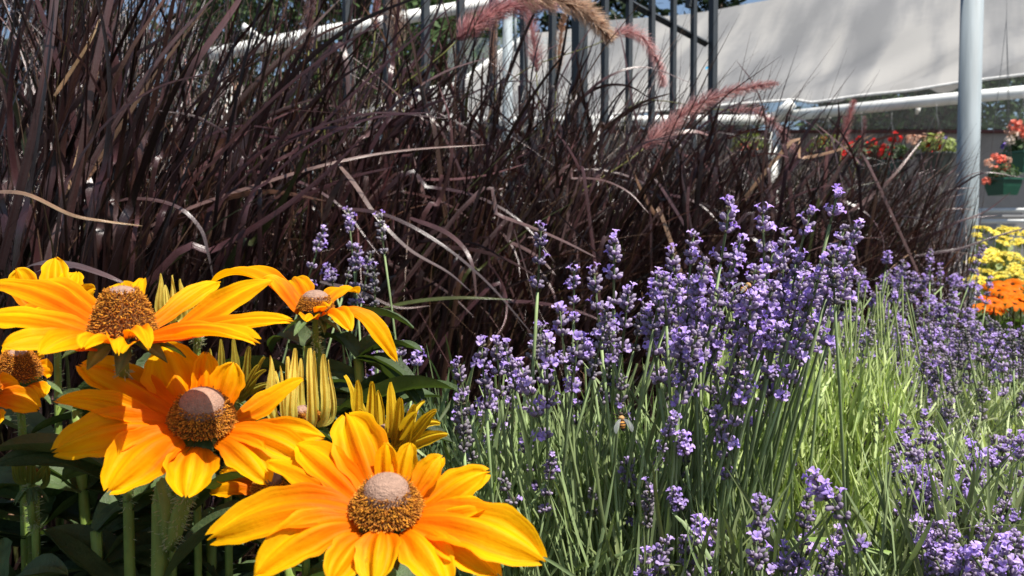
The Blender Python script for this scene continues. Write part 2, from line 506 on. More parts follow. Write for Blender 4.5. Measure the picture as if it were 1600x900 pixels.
mb = MB(); mb.add(V.reshape(-1, 3), grid_quads(NU, NV)[:, ::-1])
mb.obj("roof_cloth", M['cloth'], gh, gh0)
mb = MB(); tube(mb, lowP + np.array([0, -0.012, 0]), 0.012, 6); mb.obj("roof_hem", M['hem'], gh, gh0)
mb = MB(); tube(mb, V[0] + np.array([-0.01, -0.01, 0.0]), 0.03, 6); mb.obj("roof_edge_pipe", M['white'], gh, gh0)
# eave pipe, corner brace, posts
mb = MB(); tube(mb, [P(540, 196, 7.6), P(900, 189, 7.1), P(1205, 187, 6.85)], 0.042, 12); mb.obj("eave_pipe", M['white'], gh, gh0)
mb = MB(); tube(mb, [P(1207, 184, 6.84), P(1400, 163, 6.4), P(1500, 153, 6.15), P(1760, 128, 5.7)], 0.045, 12); mb.obj("eave_pipe", M['white'], gh, gh0)
mb = MB(); tube(mb, [P(1210, 186, 6.80), P(1238, 160, 6.70)], 0.045, 10); mb.obj("corner_brace", M['white'], gh, gh0)
for x, y, d in ((1209, 190, 6.85), (935, 190, 7.05), (1720, 132, 5.7)):
    a = P(x, y, d); b = a.copy(); b[2] = 0
    mb = MB(); tube(mb, [a, b], 0.05, 12); mb.obj("post", M['white'], gh, gh0)
# low solid back wall, dark rail on it and clear film above
wl = [P(x, 206, d) for x, d in ((700, 10.2), (1210, 9.8), (1800, 8.6))]
mb = MB()
for a, b in zip(wl[:-1], wl[1:]):
    va, vb = a.copy(), b.copy(); va[2] = vb[2] = 0
    mb.add(np.array([va, vb, b, a]), [[0, 1, 2, 3]], None, (0.30, 0.29, 0.29))
mb.obj("back_wall", M['plain'], gh, gh0, smooth=False)
mb = MB(); tube(mb, [w + np.array([0, -0.03, 0.0]) for w in wl], 0.022, 6, (0.10, 0.03, 0.03)); mb.obj("wall_rail", M['plain'], gh, gh0)
mb = MB()
for a, b in zip(wl[:-1], wl[1:]):
    va, vb = a.copy(), b.copy(); va[2] += 1.1; vb[2] += 1.1
    mb.add(np.array([a, b, vb, va]) + np.array([0, 0, 0.03]), [[0, 1, 2, 3]])
mb.obj("film_panel", M['film'], gh, gh0, smooth=False)
for x, y, d in ((1295, 183, 6.7), (1434, 172, 6.4)):
    mb = MB(); tube(mb, [P(x + 3, y - 8, d), P(x, y, d), P(x - 2, y + 6, d)], [0.012, 0.02, 0.012], 8); o = mb.obj("pipe_clip", M['white'], gh, gh0)

# ------------------------------------------------------------------ white pipe frame (upper left)
f0 = P(795, 400, 4.9); f0[2] = 0
fr = empty("pipe_frame", f0, "white pipe rail on a pale post behind the iron gate pickets", "pipe frame")
mb = MB(); tube(mb, [P(330, 86, 4.2), P(430, 66, 4.4), P(520, 48, 4.5), P(650, 24, 4.7), P(800, -2, 4.95), P(860, -12, 5.1)], 0.036, 12); mb.obj("rail", M['white'], fr, f0)
a = P(793, 4, 4.95); b = a.copy(); b[2] = 0
mb = MB(); tube(mb, [a, b], 0.03, 12); mb.obj("post", M['galv'], fr, f0)
a = P(805, 4, 5.0); b = P(805, 80, 5.0)
mb = MB(); tube(mb, [a, b], 0.009, 8); mb.obj("drain_tube", M['galv'], fr, f0)
a = P(352, 80, 4.3); b = a.copy(); b[2] = 0
mb = MB(); tube(mb, [a, b], 0.036, 10); mb.obj("post", M['white'], fr, f0)
a = P(378, 40, 4.3); b = P(420, 70, 4.35)
mb = MB(); tube(mb, [a, b], 0.02, 8); mb.obj("brace", M['white'], fr, f0)

# ------------------------------------------------------------------ iron gate
E0 = P(1111, 400, 3.1); E0[2] = 0
S0 = P(640, 400, 2.2); S0[2] = 0
fd = nz(S0 - E0); fn = np.array([-fd[1], fd[0], 0])
AX = np.array([fd, fn, [0, 0, 1.0]])
gate = empty("iron_gate", E0, "dark grey iron picket gate with a slanting brace behind the grass", "gate")
TOP = 1.95
for k in range(14):
    c = E0 + fd * 0.118 * k
    w = 0.028 if k == 0 else (0.04 if k == 6 else 0.0195)
    mb = MB(); box(mb, c + np.array([0, 0, TOP / 2 + 0.04]), (w, w * 0.8, TOP - 0.08 if k not in (0, 6) else TOP), ax=AX)
    mb.obj("post" if k in (0, 6) else "picket", M['iron'], gate, E0, smooth=False)
for z in (0.16, TOP + 0.03):
    mb = MB(); box(mb, E0 + fd * 0.118 * 6.5 + fn * 0.012 + np.array([0, 0, z]), (0.118 * 13.4, 0.022, 0.035), ax=AX); mb.obj("rail", M['iron'], gate, E0, smooth=False)
def gate_pt(px, py):
    r = P(px, py, 1.0) - CAM
    t = np.dot(E0 - CAM, fn) / np.dot(r, fn)
    return CAM + r * t
bp = [gate_pt(1108, 67), gate_pt(1080, 52), gate_pt(1040, 30), gate_pt(1000, 9), gate_pt(970, -10), gate_pt(930, -40)]
mb = MB(); tube(mb, np.array(bp) - fn * 0.014, 0.0135, 4); mb.obj("brace", M['iron'], gate, E0, smooth=False)
mb = MB(); c = gate_pt(1082, 8); box(mb, c - fn * 0.012, (0.03, 0.02, 0.012), ax=AX); box(mb, c + np.array([0, 0, 0.02]) - fn * 0.012, (0.022, 0.022, 0.03), ax=AX); mb.obj("latch_collar", M['iron'], gate, E0, smooth=False)
# small blue tape scrap tied beside the end post
mb = MB(); c = gate_pt(1120, 103) - fn * 0.03
pth = np.array([c + np.array([-0.016, 0, -0.004]), c + np.array([-0.004, 0.004, 0.003]), c + np.array([0.008, -0.003, 0.006]), c + np.array([0.018, 0.0, 0.0])])[None]
ribbons(mb, pth, np.tile(nz(np.array([0, 0.3, 1.0])), (1, 4, 1)), np.array([[0.012, 0.006, 0.010, 0.012]]), 0.4, np.tile(np.array([0.02, 0.35, 0.65]), (1, 4, 1)))
mb.obj("blue_tie", M['plain'], gate, E0)

# ------------------------------------------------------------------ steel pole
p0 = P(1507, 400, 4.1); p0[2] = 0
pole = empty("steel_pole", p0, "round galvanized steel pole standing at the right end of the grass", "pole")
mb = MB(); tube(mb, [p0, p0 + np.array([0.005, 0, 0.8]), p0 + np.array([0.012, 0, 2.06])], 0.0505, 24); mb.obj("lower_tube", M['galv'], pole, p0)
mb = MB(); tube(mb, [p0 + np.array([0.012, 0, 1.92]), p0 + np.array([0.018, 0, 3.2])], 0.0475, 24); mb.obj("upper_tube", M['galv'], pole, p0)
mb = MB(); tube(mb, [p0 + np.array([0.0117, 0, 2.045]), p0 + np.array([0.012, 0, 2.075])], 0.0545, 24); mb.obj("collar", M['galv'], pole, p0)
mb = MB(); box(mb, p0 + np.array([0, 0, 0.01]), (0.2, 0.2, 0.02)); mb.obj("base_plate", M['galv'], pole, p0, smooth=False)

# ------------------------------------------------------------------ hanging baskets
def disc_flower(mb, c, n, r, col, petals=5, cup=0.25):
    n = nz(n); a = nz(np.cross(n, RNG.normal(size=3))); b = np.cross(n, a)
    V = [c]; T = []
    for k in range(petals):
        th = 2 * math.pi * k / petals; w = math.pi / petals * 1.05
        base = len(V)
        for dth, rr in ((-w, 0.75), (-w * 0.4, 1.0), (w * 0.4, 1.0), (w, 0.75)):
            V.append(c + (a * math.cos(th + dth) + b * math.sin(th + dth)) * r * rr + n * r * cup * (1 if abs(dth) < w else 0.6))
        T += [[0, base, base + 1], [0, base + 1, base + 2], [0, base + 2, base + 3]]
    mb.add(np.array(V), None, T, np.array(col) * RNG.uniform(0.8, 1.2))

def cluster_data(name, col, n=16, r=0.045, fr=0.017, cup=0.3):
    mb = MB()
    for _ in range(n):
        d = nz(RNG.normal(size=3) + np.array([0, -0.2, 0.5]))
        for k in range(2):
            disc_flower(mb, d * r * (1 - 0.25 * k) * RNG.uniform(0.8, 1.05), d + RNG.normal(size=3) * 0.25, fr, col, 5, cup)
    return mb.data(name, M['bloom'])
CLU = {k: cluster_data("flower_cluster", c) for k, c in dict(red=(0.75, 0.025, 0.02), coral=(0.86, 0.27, 0.19), peach=(0.86, 0.58, 0.44), white=(0.82, 0.72, 0.62), violet=(0.25, 0.16, 0.6), orange=(0.85, 0.17, 0.03)).items()}

def leafy_ball(mb, c, r, n, col, size):
    d = nz(RNG.normal(size=(n, 3))); d[:, 2] = np.abs(d[:, 2]) * 0.9 - 0.15
    cen = c + d * r * RNG.uniform(0.5, 1.0, (n, 1))
    leaf_cloud(mb, cen, d + RNG.normal(size=(n, 3)) * 0.4 + np.array([0, 0, 0.5]), RNG.uniform(0.6, 1.2, n) * size, np.array(col) * RNG.uniform(0.6, 1.4, (n, 1)))

def basket(px, py, d, w, h, potcol, clusters, label, leafcol=(0.05, 0.09, 0.03), hang_to=None, square=False, cs=1.0):
    c = P(px, py, d)                       # top centre of the pot
    e = empty("hanging_basket", c, label, "hanging basket", "flower baskets in and beside the greenhouse")
    mb = MB()
    sides = 4 if square else 16
    a = np.arange(sides) * 2 * math.pi / sides + (math.pi / 4 + 0.3 if square else 0)
    k = 1.38 if square else 1.0
    rings = [(0.36 * w * k, -h), (0.44 * w * k, -h * 0.5), (0.48 * w * k, -h * 0.12), (0.53 * w * k, -h * 0.11), (0.53 * w * k, 0), (0.47 * w * k, 0), (0.44 * w * k, -h * 0.15), (0.01, -h * 0.16)]
    V = np.array([[[r * math.cos(t), r * math.sin(t), z] for t in a] for r, z in rings])
    mb.add(V.reshape(-1, 3), grid_quads(len(rings), sides, True), None, potcol)
    mb.add(np.array([[0.36 * w * k * math.cos(t), 0.36 * w * k * math.sin(t), -h] for t in a][::-1]), [list(range(4))] if square else None, None if square else [[0, i, i + 1] for i in range(1, sides - 1)], potcol)
    mb.obj("pot", M['pot'], e, smooth=not square)
    mb = MB(); leafy_ball(mb, np.array([0, 0, h * 0.22]), w * 0.62, 260, leafcol, w * 0.11)
    mb.obj("foliage", M['leaf'], e, smooth=False, kind="stuff")
    ht = hang_to if hang_to else 0.36
    for s in range(3):
        t = s * 2.1 + 0.4
        mb = MB(); tube(mb, [[0.5 * w * math.cos(t), 0.5 * w * math.sin(t), 0], [0, 0, ht * 0.8], [0, 0, ht]], 0.0016, 4, (0.2, 0.2, 0.2)); mb.obj("wire", M['pot'], e)
    for (dx, dy, kind, sc) in clusters:
        q = P(px + dx, py + dy, d - w * 0.35 + RNG.uniform(0, w * 0.5)) - c
        link("flower_cluster", CLU[kind], e, q, Vector(RNG.normal(size=3)).to_track_quat('Z', 'Y') if False else Matrix.Rotation(RNG.uniform(0, 6), 4, 'Z').to_quaternion(), sc * cs)
    return e

basket(1597, 238, 5.0, 0.20, 0.13, (0.012, 0.085, 0.05), [(-10, -42, 'coral', 1.0), (-18, -33, 'peach', .7), (-14, -24, 'peach', .9), (-3, -20, 'white', 1.0), (-20, -18, 'white', .7), (6, -30, 'coral', .9), (10, -14, 'peach', .8), (-28, -9, 'violet', .5)], "green hanging pot with coral and cream flowers, upper one at the right edge", square=True, cs=0.85)
basket(1567, 279, 4.7, 0.145, 0.095, (0.012, 0.075, 0.045), [(-22, -24, 'peach', .8), (-12, -34, 'coral', .7), (-9, -12, 'coral', 1.0), (6, -16, 'coral', .7), (-26, 4, 'coral', .7), (0, 3, 'coral', .8), (-2, -30, 'coral', .8), (8, -28, 'peach', .6)], "small green pot with coral pink flowers hanging lower beside the steel pole", square=True, cs=0.72, hang_to=1.1)
gy = (0.16, 0.20, 0.05)
basket(1345, 250, 6.3, 0.26, 0.15, (0.03, 0.05, 0.035), [(-16, -18, 'red', 1.1), (-2, -26, 'red', 1.0), (10, -16, 'red', 1.1), (0, -8, 'red', 1), (-24, -6, 'red', .9), (20, -25, 'red', .8)], "basket of bright red geraniums seen through grass near the white corner post", cs=1.0)
basket(1392, 252, 6.2, 0.25, 0.15, (0.03, 0.08, 0.07), [(-10, -14, 'red', 1.2), (4, -10, 'red', 1.0), (-18, -2, 'red', 1.0), (12, 2, 'red', .9), (6, -36, 'red', 1.0)], "basket of red geraniums second left of the steel pole", cs=1.0)
basket(1292, 238, 6.45, 0.24, 0.15, (0.05, 0.05, 0.05), [(-6, -14, 'orange', 1.0), (6, -6, 'orange', 1.0), (-16, -4, 'coral', .9), (-20, 8, 'orange', .8)], "basket of orange red flowers right beside the white corner post", leafcol=gy, cs=1.0)
basket(1462, 240, 6.05, 0.26, 0.15, (0.05, 0.06, 0.05), [(-6, -12, 'red', 1.1), (-24, -20, 'peach', 1), (-38, -22, 'peach', .9), (4, -24, 'peach', .9), (14, -20, 'violet', .6)], "basket with pale pink and red flowers just left of the steel pole", leafcol=gy, cs=1.0)
basket(1170, 238, 6.7, 0.26, 0.16, (0.05, 0.05, 0.05), [(-4, -10, 'coral', 1.0), (8, -8, 'orange', .9), (-14, -2, 'coral', .7)], "basket of orange flowers left of the white corner post", leafcol=gy, cs=0.9)

# ------------------------------------------------------------------ white plant bench at the right edge
b0 = P(1560, 400, 5.1); b0[2] = 0
bench = empty("plant_bench", b0, "white painted metal plant bench behind the yellow flowers", "bench")
for y in (329, 346):
    mb = MB(); tube(mb, [P(1522, y, 5.15), P(1680, y - 1, 4.9)], 0.0135, 8); mb.obj("rail", M['white'], bench, b0)
for x, yb in ((1529, 330), (1562, 346), (1662, 330)):
    a = P(x, yb, 5.12 if x < 1600 else 4.9); b = a.copy(); b[2] = 0; b[0] -= 0.09
    mb = MB(); tube(mb, [a, b], 0.014, 8); mb.obj("leg", M['white'], bench, b0)
mb = MB(); c = P(1605, 340, 5.45); box(mb, c, (0.62, 0.5, 0.012), (0.33, 0.33, 0.33)); mb.obj("shelf", M['plain'], bench, b0, smooth=False)

# ------------------------------------------------------------------ yellow and orange bedding flowers at the right edge
def yarrow_head():
    mb = MB()
    for _ in range(34):
        r = math.sqrt(RNG.uniform(0, 1)) * 0.03; t = RNG.uniform(0, 6.28)
        disc_flower(mb, np.array([r * math.cos(t), r * math.sin(t), 0.012 - r * r * 9 + RNG.uniform(-.003, .003)]), np.array([RNG.normal() * .4, RNG.normal() * .4, 1]), 0.0075, (0.88, 0.76, 0.16), 5, 0.5)
    tube(mb, [[0, 0, -0.03], [0, 0, 0.005]], [0.002, 0.012], 6, (0.25, 0.30, 0.10))
    return mb.data("flower_head", M['bloom'])
YH = yarrow_head()
def bedding(name, px0, px1, ytop, ybot, d0, d1, n, head, label, cat, group, stemcol, leafcol, sc=1.0):
    base = P((px0 + px1) / 2, 400, (d0 + d1) / 2); base[2] = 0
    e = empty(name, base, label, cat, group)
    st, lf = MB(), MB()
    for _ in range(n):
        d = RNG.uniform(d0, d1); k = (d - d0) / (d1 - d0)
        p = P(RNG.uniform(px0, px1), ytop + (ybot - ytop) * (1 - k) * RNG.uniform(0.75, 1.05) + RNG.uniform(-6, 6), d)
        q = base + (p - base) * np.array([0.75, 0.75, 0]); 
        tube(st, catmull([q, (p + q) / 2 + np.array([0, 0, 0.04]), p], 5), 0.0025, 4, np.array(stemcol) * RNG.uniform(.7, 1.3), cap=False)
        for _ in range(5):
            s = RNG.uniform(0.3, 0.95); c = q * (1 - s) + p * s
            leaf_cloud(lf, c + RNG.normal(size=(3, 3)) * 0.02, RNG.normal(size=(3, 3)), RNG.uniform(0.015, 0.035, 3), np.array(leafcol) * RNG.uniform(.6, 1.4, (3, 1)))
        nrm = Vector(nz(np.array([RNG.normal() * .25, RNG.normal() * .25 - 0.25, 1])))
        link("flower_head", head, e, p - base, nrm.to_track_quat('Z', 'Y'), sc * RNG.uniform(0.75, 1.25))
    st.obj("stems", M['lavstem'], e, base, kind="stuff")
    lf.obj("foliage", M['leaf'], e, base, smooth=False, kind="stuff")
    return e
bedding("yellow_yarrow", 1518, 1660, 352, 450, 3.0, 4.0, 95, YH, "mass of pale yellow flat topped flowers below the white bench", "yellow flowers", None, (0.30, 0.34, 0.12), (0.20, 0.25, 0.09), 0.85)

def daisy_head(col, r=0.04, n=11):
    mb = MB()
    for k in range(n):
        th = k * 2 * math.pi / n + RNG.uniform(-.1, .1)
        u = np.array([math.cos(th), math.sin(th), 0]); s = np.array([-math.sin(th), math.cos(th), 0])
        t = np.linspace(0.15, 1, 6)[:, None]
        pts = u * r * t + np.array([0, 0, 1]) * r * (0.25 * np.sin(t * 2.4) - 0.35 * t ** 3 * RNG.uniform(.3, 1.3))
        w = r * 0.42 * np.sqrt(np.sin(np.clip(np.linspace(0.18, 0.97, 6), 0, 1) * math.pi))
        ribbons(mb, pts[None], np.tile(s, (1, 6, 1)), w[None], -0.25, (np.array(col) * RNG.uniform(.85, 1.1))[None, None].repeat(6, 1))
    a = np.linspace(0, math.pi / 2, 4)
    for i in range(40):
        t = 2.4 * i; rr = r * 0.24 * math.sqrt(i / 40)
        tube(mb, [[rr * math.cos(t), rr * math.sin(t), 0], [rr * math.cos(t) * 1.1, rr * math.sin(t) * 1.1, 0.008 - rr * 0.3]], [r * .04, r * .025], 4, (0.12, 0.05, 0.02))
    return mb.data("flower_head", M['petal'])
bedding("orange_coneflower", 1535, 1640, 440, 490, 1.95, 2.35, 22, daisy_head((0.80, 0.20, 0.005)), "orange daisy flowered plant low at the right edge below the yellow flowers", "orange flowers", None, (0.10, 0.15, 0.04), (0.05, 0.09, 0.03), 0.72)

# ------------------------------------------------------------------ purple fountain grass
PAL = np.array([[0.027, 0.012, 0.013], [0.054, 0.024, 0.026], [0.090, 0.044, 0.044], [0.048, 0.021, 0.017],
                [0.15, 0.095, 0.090], [0.072, 0.036, 0.022], [0.05, 0.060, 0.018], [0.28, 0.18, 0.11]])
PAL_W = np.array([0.22, 0.24, 0.17, 0.12, 0.10, 0.06, 0.07, 0.02])

def blade_arrays(rng, B, N, base, rad, az_mean, az_sd, lean, Lr, droop, wr, tanbias=0.0):
    az = rng.normal(az_mean, az_sd, B)
    ln = rng.uniform(lean[0], lean[1], B)
    dr = rng.uniform(droop[0], droop[1], B) * rng.uniform(0.3, 1.2, B)
    L = rng.uniform(Lr[0], Lr[1], B)
    r = rad * np.sqrt(rng.uniform(0, 1, B)); ta = rng.uniform(0, 2 * np.pi, B)
    o = np.stack([base[0] + r * np.cos(ta), base[1] + r * np.sin(ta), np.zeros(B)], 1)
    s = np.linspace(0, 1, N)
    phi = ln[:, None] + dr[:, None] * s[None] ** rng.uniform(1.2, 2.6, B)[:, None]
    a2 = az[:, None] + rng.normal(0, 0.3, B)[:, None] * s[None] ** 2
    kk = rng.uniform(0, 1, B) < 0.14
    k0 = rng.uniform(0.4, 0.85, B)
    phi = phi + np.where(kk, rng.uniform(0.5, 1.9, B), 0)[:, None] * (s[None] > k0[:, None])
    st = np.stack([np.sin(phi) * np.cos(a2), np.sin(phi) * np.sin(a2), np.cos(phi)], -1) * (L / (N - 1))[:, None, None]
    paths = o[:, None] + np.concatenate([np.zeros((B, 1, 3)), np.cumsum(st[:, :-1], 1)], 1)
    T = nz(np.gradient(paths, axis=1))
    side = np.stack([-np.sin(a2), np.cos(a2), np.zeros_like(a2)], -1)
    side = nz(side - T * (side * T).sum(-1, keepdims=True))
    tw = (rng.normal(0, 0.9, B)[:, None] + rng.normal(0, 0.9, B)[:, None] * s[None])[..., None]
    side = side * np.cos(tw) + np.cross(T, side) * np.sin(tw)
    w = rng.uniform(wr[0], wr[1], B)[:, None] * (np.minimum(1, 0.55 + s * 3)[None]) * (np.clip(1 - s, 0, 1) ** 0.65)[None] + 0.0003
    pw = PAL_W.copy(); pw[7] += tanbias; pw /= pw.sum()
    c = PAL[rng.choice(len(PAL), B, p=pw)] * np.exp(rng.normal(-0.72, 0.68, (B, 1)))
    C = np.repeat(c[:, None, :], N, 1)
    gr = np.clip(0.95 - s * 1.5, 0, 1)[None, :, None] * rng.uniform(0, 1, B)[:, None, None] ** 2
    C = C * (1 - gr) + np.array([0.10, 0.125, 0.03]) * gr
    tip = np.clip((s - 0.8) * 4, 0, 1)[None, :, None] * (rng.uniform(0, 1, B) < 0.25)[:, None, None]
    C = C * (1 - tip * 0.8) + np.array([0.25, 0.16, 0.10]) * tip * 0.8
    ok = (paths[:, :, 1].min(1) > max(0.78, base[1] - 0.55))
    u = 800 + F * paths[:, :, 0] / np.maximum(paths[:, :, 1], 0.3); u0 = 800 + F * base[0] / base[1]
    ok &= (np.abs(u - u0).max(1) < 430) & (u.max(1) < 1540)
    return paths[ok], side[ok], w[ok], C[ok]

def tube_stalk(parent, org, pts, r0, r1, col, name="stalk"):
    mb = MB(); p = catmull(pts, 14); tube(mb, p, np.linspace(r0, r1, 14), 5, col); return mb.obj(name, M['lavstem'], parent, org)

def plume(parent, org, base, pts, R, col0, col1, n=900, taper=0.55):
    """foxtail: axis through pts with bristles; the stalk runs down to the clump's base"""
    path = catmull(pts, 60)
    T, S, B = frames(path)
    rng = RNG
    s = rng.uniform(0, 1, n) ** 0.92
    k = np.clip((s * 59).astype(int), 0, 58)
    th = rng.uniform(0, 2 * np.pi, n)
    rad = np.cos(th)[:, None] * S[k] + np.sin(th)[:, None] * B[k]
    prof = np.clip(np.minimum(1.0, s * 9 + 0.25), 0, 1) * (1 - taper * s ** 1.5) * np.clip((1 - s) * 14 + 0.25, 0, 1)
    ln = R * prof * rng.uniform(0.75, 1.3, n)
    d0 = nz(T[k] * 0.62 + rad * 0.78 + rng.normal(size=(n, 3)) * 0.1)
    d1 = nz(d0 + T[k] * 0.35 + rng.normal(size=(n, 3)) * 0.1)
    p0 = path[k] + rad * 0.002
    p1 = p0 + d0 * ln[:, None] * 0.6
    p2 = p1 + d1 * ln[:, None] * 0.75
    pp = np.stack([p0, p1, p2], 1)
    sd_ = nz(np.cross(T[k], rng.normal(size=(n, 3))))
    w = np.stack([np.full(n, 0.0015), np.full(n, 0.0011), np.full(n, 0.0003)], 1) * (R / 0.02) ** 0.5
    c0 = np.array(col0) * rng.uniform(0.7, 1.3, (n, 1)); c1 = np.array(col1) * rng.uniform(0.8, 1.2, (n, 1))
    C = np.stack([c0, (c0 + c1) / 2, c1], 1)
    mb = MB()
    ribbons(mb, pp, np.repeat(sd_[:, None], 3, 1), w, 0.3, C)
    m2 = n // 3                                              # spikelets hugging the axis
    kk = k[:m2]; rr = rad[:m2]; dd = nz(T[kk] + rr * 0.45)
    q0 = path[kk] + rr * 0.001
    q = np.stack([q0, q0 + dd * R * 0.22, q0 + dd * R * 0.45], 1) 
    ribbons(mb, q, np.repeat(nz(np.cross(dd, rr))[:, None], 3, 1), np.tile(np.array([0.001, 0.0032, 0.0005]), (m2, 1)) * prof[:m2, None], 0.6, np.repeat((np.array(col0) * 0.8 * rng.uniform(.7, 1.3, (m2, 1)))[:, None], 3, 1))
    tube(mb, path[::4], np.linspace(0.0022, 0.0006, len(path[::4])), 5, np.array(col0) * 0.6)
    o = mb.obj("plume", M['plume'], parent, org)
    d = nz(path[0] - path[4])
    b = np.asarray(base, float)
    mid = path[0] + d * 0.25 * np.linalg.norm(path[0] - b)
    mb = MB(); st = catmull([b, (b + mid) / 2 + np.array([0, 0, 0.06]), mid, path[0]], 24)
    tube(mb, st, np.linspace(0.0022, 0.0014, 24), 5, np.linspace(0, 1, 24)[:, None] * np.array([0.10, 0.10, 0.02]) + np.array([0.09, 0.09, 0.03]))
    link("stalk", mb.data("stalk", M['lavstem'], org), o)
    return o

grass_specs = [
    # px, depth, blades, az mean (0 = right), az sd, lean, length, droop, width, individual blades, label
    (20, 1.15, 2000, 0.1, 2.2, (0.02, 0.55), (0.80, 1.50), (0.1, 2.1), (0.003, 0.012), 60, "tall dark purple grass clump at the left edge above the orange flowers"),
    (235, 1.42, 2300, 0.0, 2.0, (0.03, 0.70), (0.75, 1.40), (0.1, 2.3), (0.003, 0.012), 70, "dense purple grass clump, second from the left, leaning right"),
    (-90, 1.75, 1400, 0.2, 1.6, (0.02, 0.45), (1.1, 1.7), (0.1, 1.4), (0.005, 0.013), 20, "tallest purple grass clump behind the left edge"),
    (420, 1.85, 2000, 0.2, 2.2, (0.02, 0.55), (0.9, 1.48), (0.1, 1.9), (0.003, 0.011), 45, "purple grass clump in front of the white pipe rail"),
    (600, 1.70, 1750, 0.1, 2.2, (0.03, 0.65), (0.75, 1.32), (0.2, 1.9), (0.0035, 0.012), 55, "purple grass clump below the pink plume at the gate's near end"),
    (800, 2.00, 1925, 0.2, 2.2, (0.03, 0.65), (0.80, 1.36), (0.2, 1.7), (0.0035, 0.011), 50, "purple grass clump in front of the middle gate pickets"),
    (975, 2.20, 2406, 0.2, 2.2, (0.03, 0.62), (0.82, 1.32), (0.2, 1.9), (0.0035, 0.011), 45, "purple grass clump in front of the gate's end post with long pink plume"),
    (1130, 2.35, 2406, 0.0, 2.2, (0.03, 0.62), (0.78, 1.22), (0.2, 1.9), (0.0035, 0.011), 40, "purple grass clump between the gate and the white corner post"),
    (1280, 2.50, 2515, 0.0, 2.2, (0.03, 0.62), (0.76, 1.22), (0.2, 1.9), (0.0035, 0.011), 40, "purple grass clump in front of the red geraniums"),
    (1400, 2.62, 2187, 0.0, 2.2, (0.03, 0.66), (0.76, 1.22), (0.2, 2.0), (0.0035, 0.010), 40, "last purple grass clump, spiky, in front of the steel pole"),
]
GR = []
for gi, (px, d, B, am, asd, lean, Lr, dr, wr, ni, lab) in enumerate(grass_specs):
    base = P(px, 400, d); base[2] = 0
    e = empty("fountain_grass", base, lab, "grass", "purple fountain grass clumps in a row")
    rng = np.random.default_rng(100 + gi)
    mb = MB()
    ribbons(mb, *(lambda t: (t[0], t[1], t[2], 0.35, t[3]))(blade_arrays(rng, B, 12, base, 0.19, am, asd, lean, Lr, dr, wr)))
    ribbons(mb, *(lambda t: (t[0], t[1], t[2], 0.35, t[3]))(blade_arrays(rng, B // 2, 9, base, 0.22, am, 2.5, (0.2, 1.1), (0.3, 0.7), (0.3, 1.6), wr)))
    ribbons(mb, *(lambda t: (t[0], t[1], t[2], 0.2, t[3]))(blade_arrays(rng, B // 2, 10, base, 0.22, am, 2.5, (0.1, 0.9), Lr, (0.5, 2.4), (0.0015, 0.0035), 0.22)))
    mb.obj("blades", M['grass'], e, base, kind="stuff")
    t = blade_arrays(rng, ni, 13, base + np.array([0, -0.08, 0]), 0.14, am, asd, lean, Lr, dr, (wr[1] * 0.75, wr[1] * 1.1), 0.02)
    for k in range(len(t[0])):
        mb = MB(); ribbons(mb, t[0][k:k + 1], t[1][k:k + 1], t[2][k:k + 1], 0.35, t[3][k:k + 1])
        mb.obj("blade", M['grass'], e, base)
    GR.append((e, base))

def px_blade(gi, pts, w, col, n=22, face=None, tipcol=None, wprof=None):
    """one outstanding blade through (x, y, depth) points"""
    e, base = GR[gi]
    p = catmull([P(*q) for q in pts], n)
    T = nz(np.gradient(p, axis=0))
    f = np.array(face if face is not None else [0.25, -1.0, 0.45])
    side = nz(np.cross(T, f))
    s = np.linspace(0, 1, n)
    prof = (np.minimum(1, 0.5 + s * 4) * np.clip(1 - s, 0, 1) ** 0.5) if wprof is None else np.interp(s, *wprof)
    C = np.tile(np.array(col, float), (n, 1))
    if tipcol is not None: C = C * (1 - s[:, None]) + np.array(tipcol) * s[:, None]
    mb = MB(); ribbons(mb, p[None], side[None], (w * prof + 0.0004)[None], 0.12, C[None])
    mb.obj("blade", M['grass'], e, base)

pale = (0.17, 0.12, 0.10); mid = (0.11, 0.07, 0.066); dk = (0.06, 0.03, 0.03); tan = (0.30, 0.20, 0.10); grey = (0.10, 0.08, 0.08)
px_blade(1, [(150, 420, 1.15), (250, 345, 1.1), (420, 283, 1.08), (540, 250, 1.1), (640, 234, 1.15), (760, 226, 1.2)], 0.009, mid, tipcol=pale, face=[0.1, -0.8, 0.9])
px_blade(4, [(530, 258, 1.1), (556, 290, 1.08), (590, 340, 1.05), (640, 390, 1.05), (700, 425, 1.08), (735, 455, 1.1)], 0.007, pale, tipcol=grey, face=[0.4, -0.8, 0.6])
px_blade(1, [(505, 345, 1.15), (520, 305, 1.12), (545, 262, 1.1)], 0.011, grey, face=[0.6, -0.8, 0.2])
px_blade(4, [(530, 325, 1.0), (600, 335, 0.98), (680, 375, 0.97), (760, 440, 0.98), (830, 520, 1.0)], 0.005, dk, tipcol=grey)
px_blade(0, [(-20, 300, 0.85), (40, 303, 0.83), (110, 335, 0.82), (160, 345, 0.82), (222, 353, 0.83)], 0.0042, (0.20, 0.13, 0.09), tipcol=tan)
px_blade(0, [(30, 425, 0.6), (60, 411, 0.58), (110, 413, 0.57), (160, 428, 0.56), (200, 445, 0.56)], 0.009, grey, tipcol=mid, face=[0, -0.5, 1])
px_blade(0, [(40, 436, 0.62), (70, 420, 0.6), (120, 418, 0.58)], 0.006, grey, face=[0, -0.5, 1])
px_blade(1, [(150, 320, 1.0), (215, 310, 0.97), (275, 322, 0.95), (312, 355, 0.95), (325, 395, 0.95), (334, 440, 0.96)], 0.006, dk, tipcol=grey, face=[0.3, -0.7, 0.6])
px_blade(3, [(400, 200, 1.4), (470, 130, 1.35), (525, 70, 1.32), (540, 90, 1.3), (544, 140, 1.3), (543, 190, 1.3)], 0.012, dk, tipcol=mid)
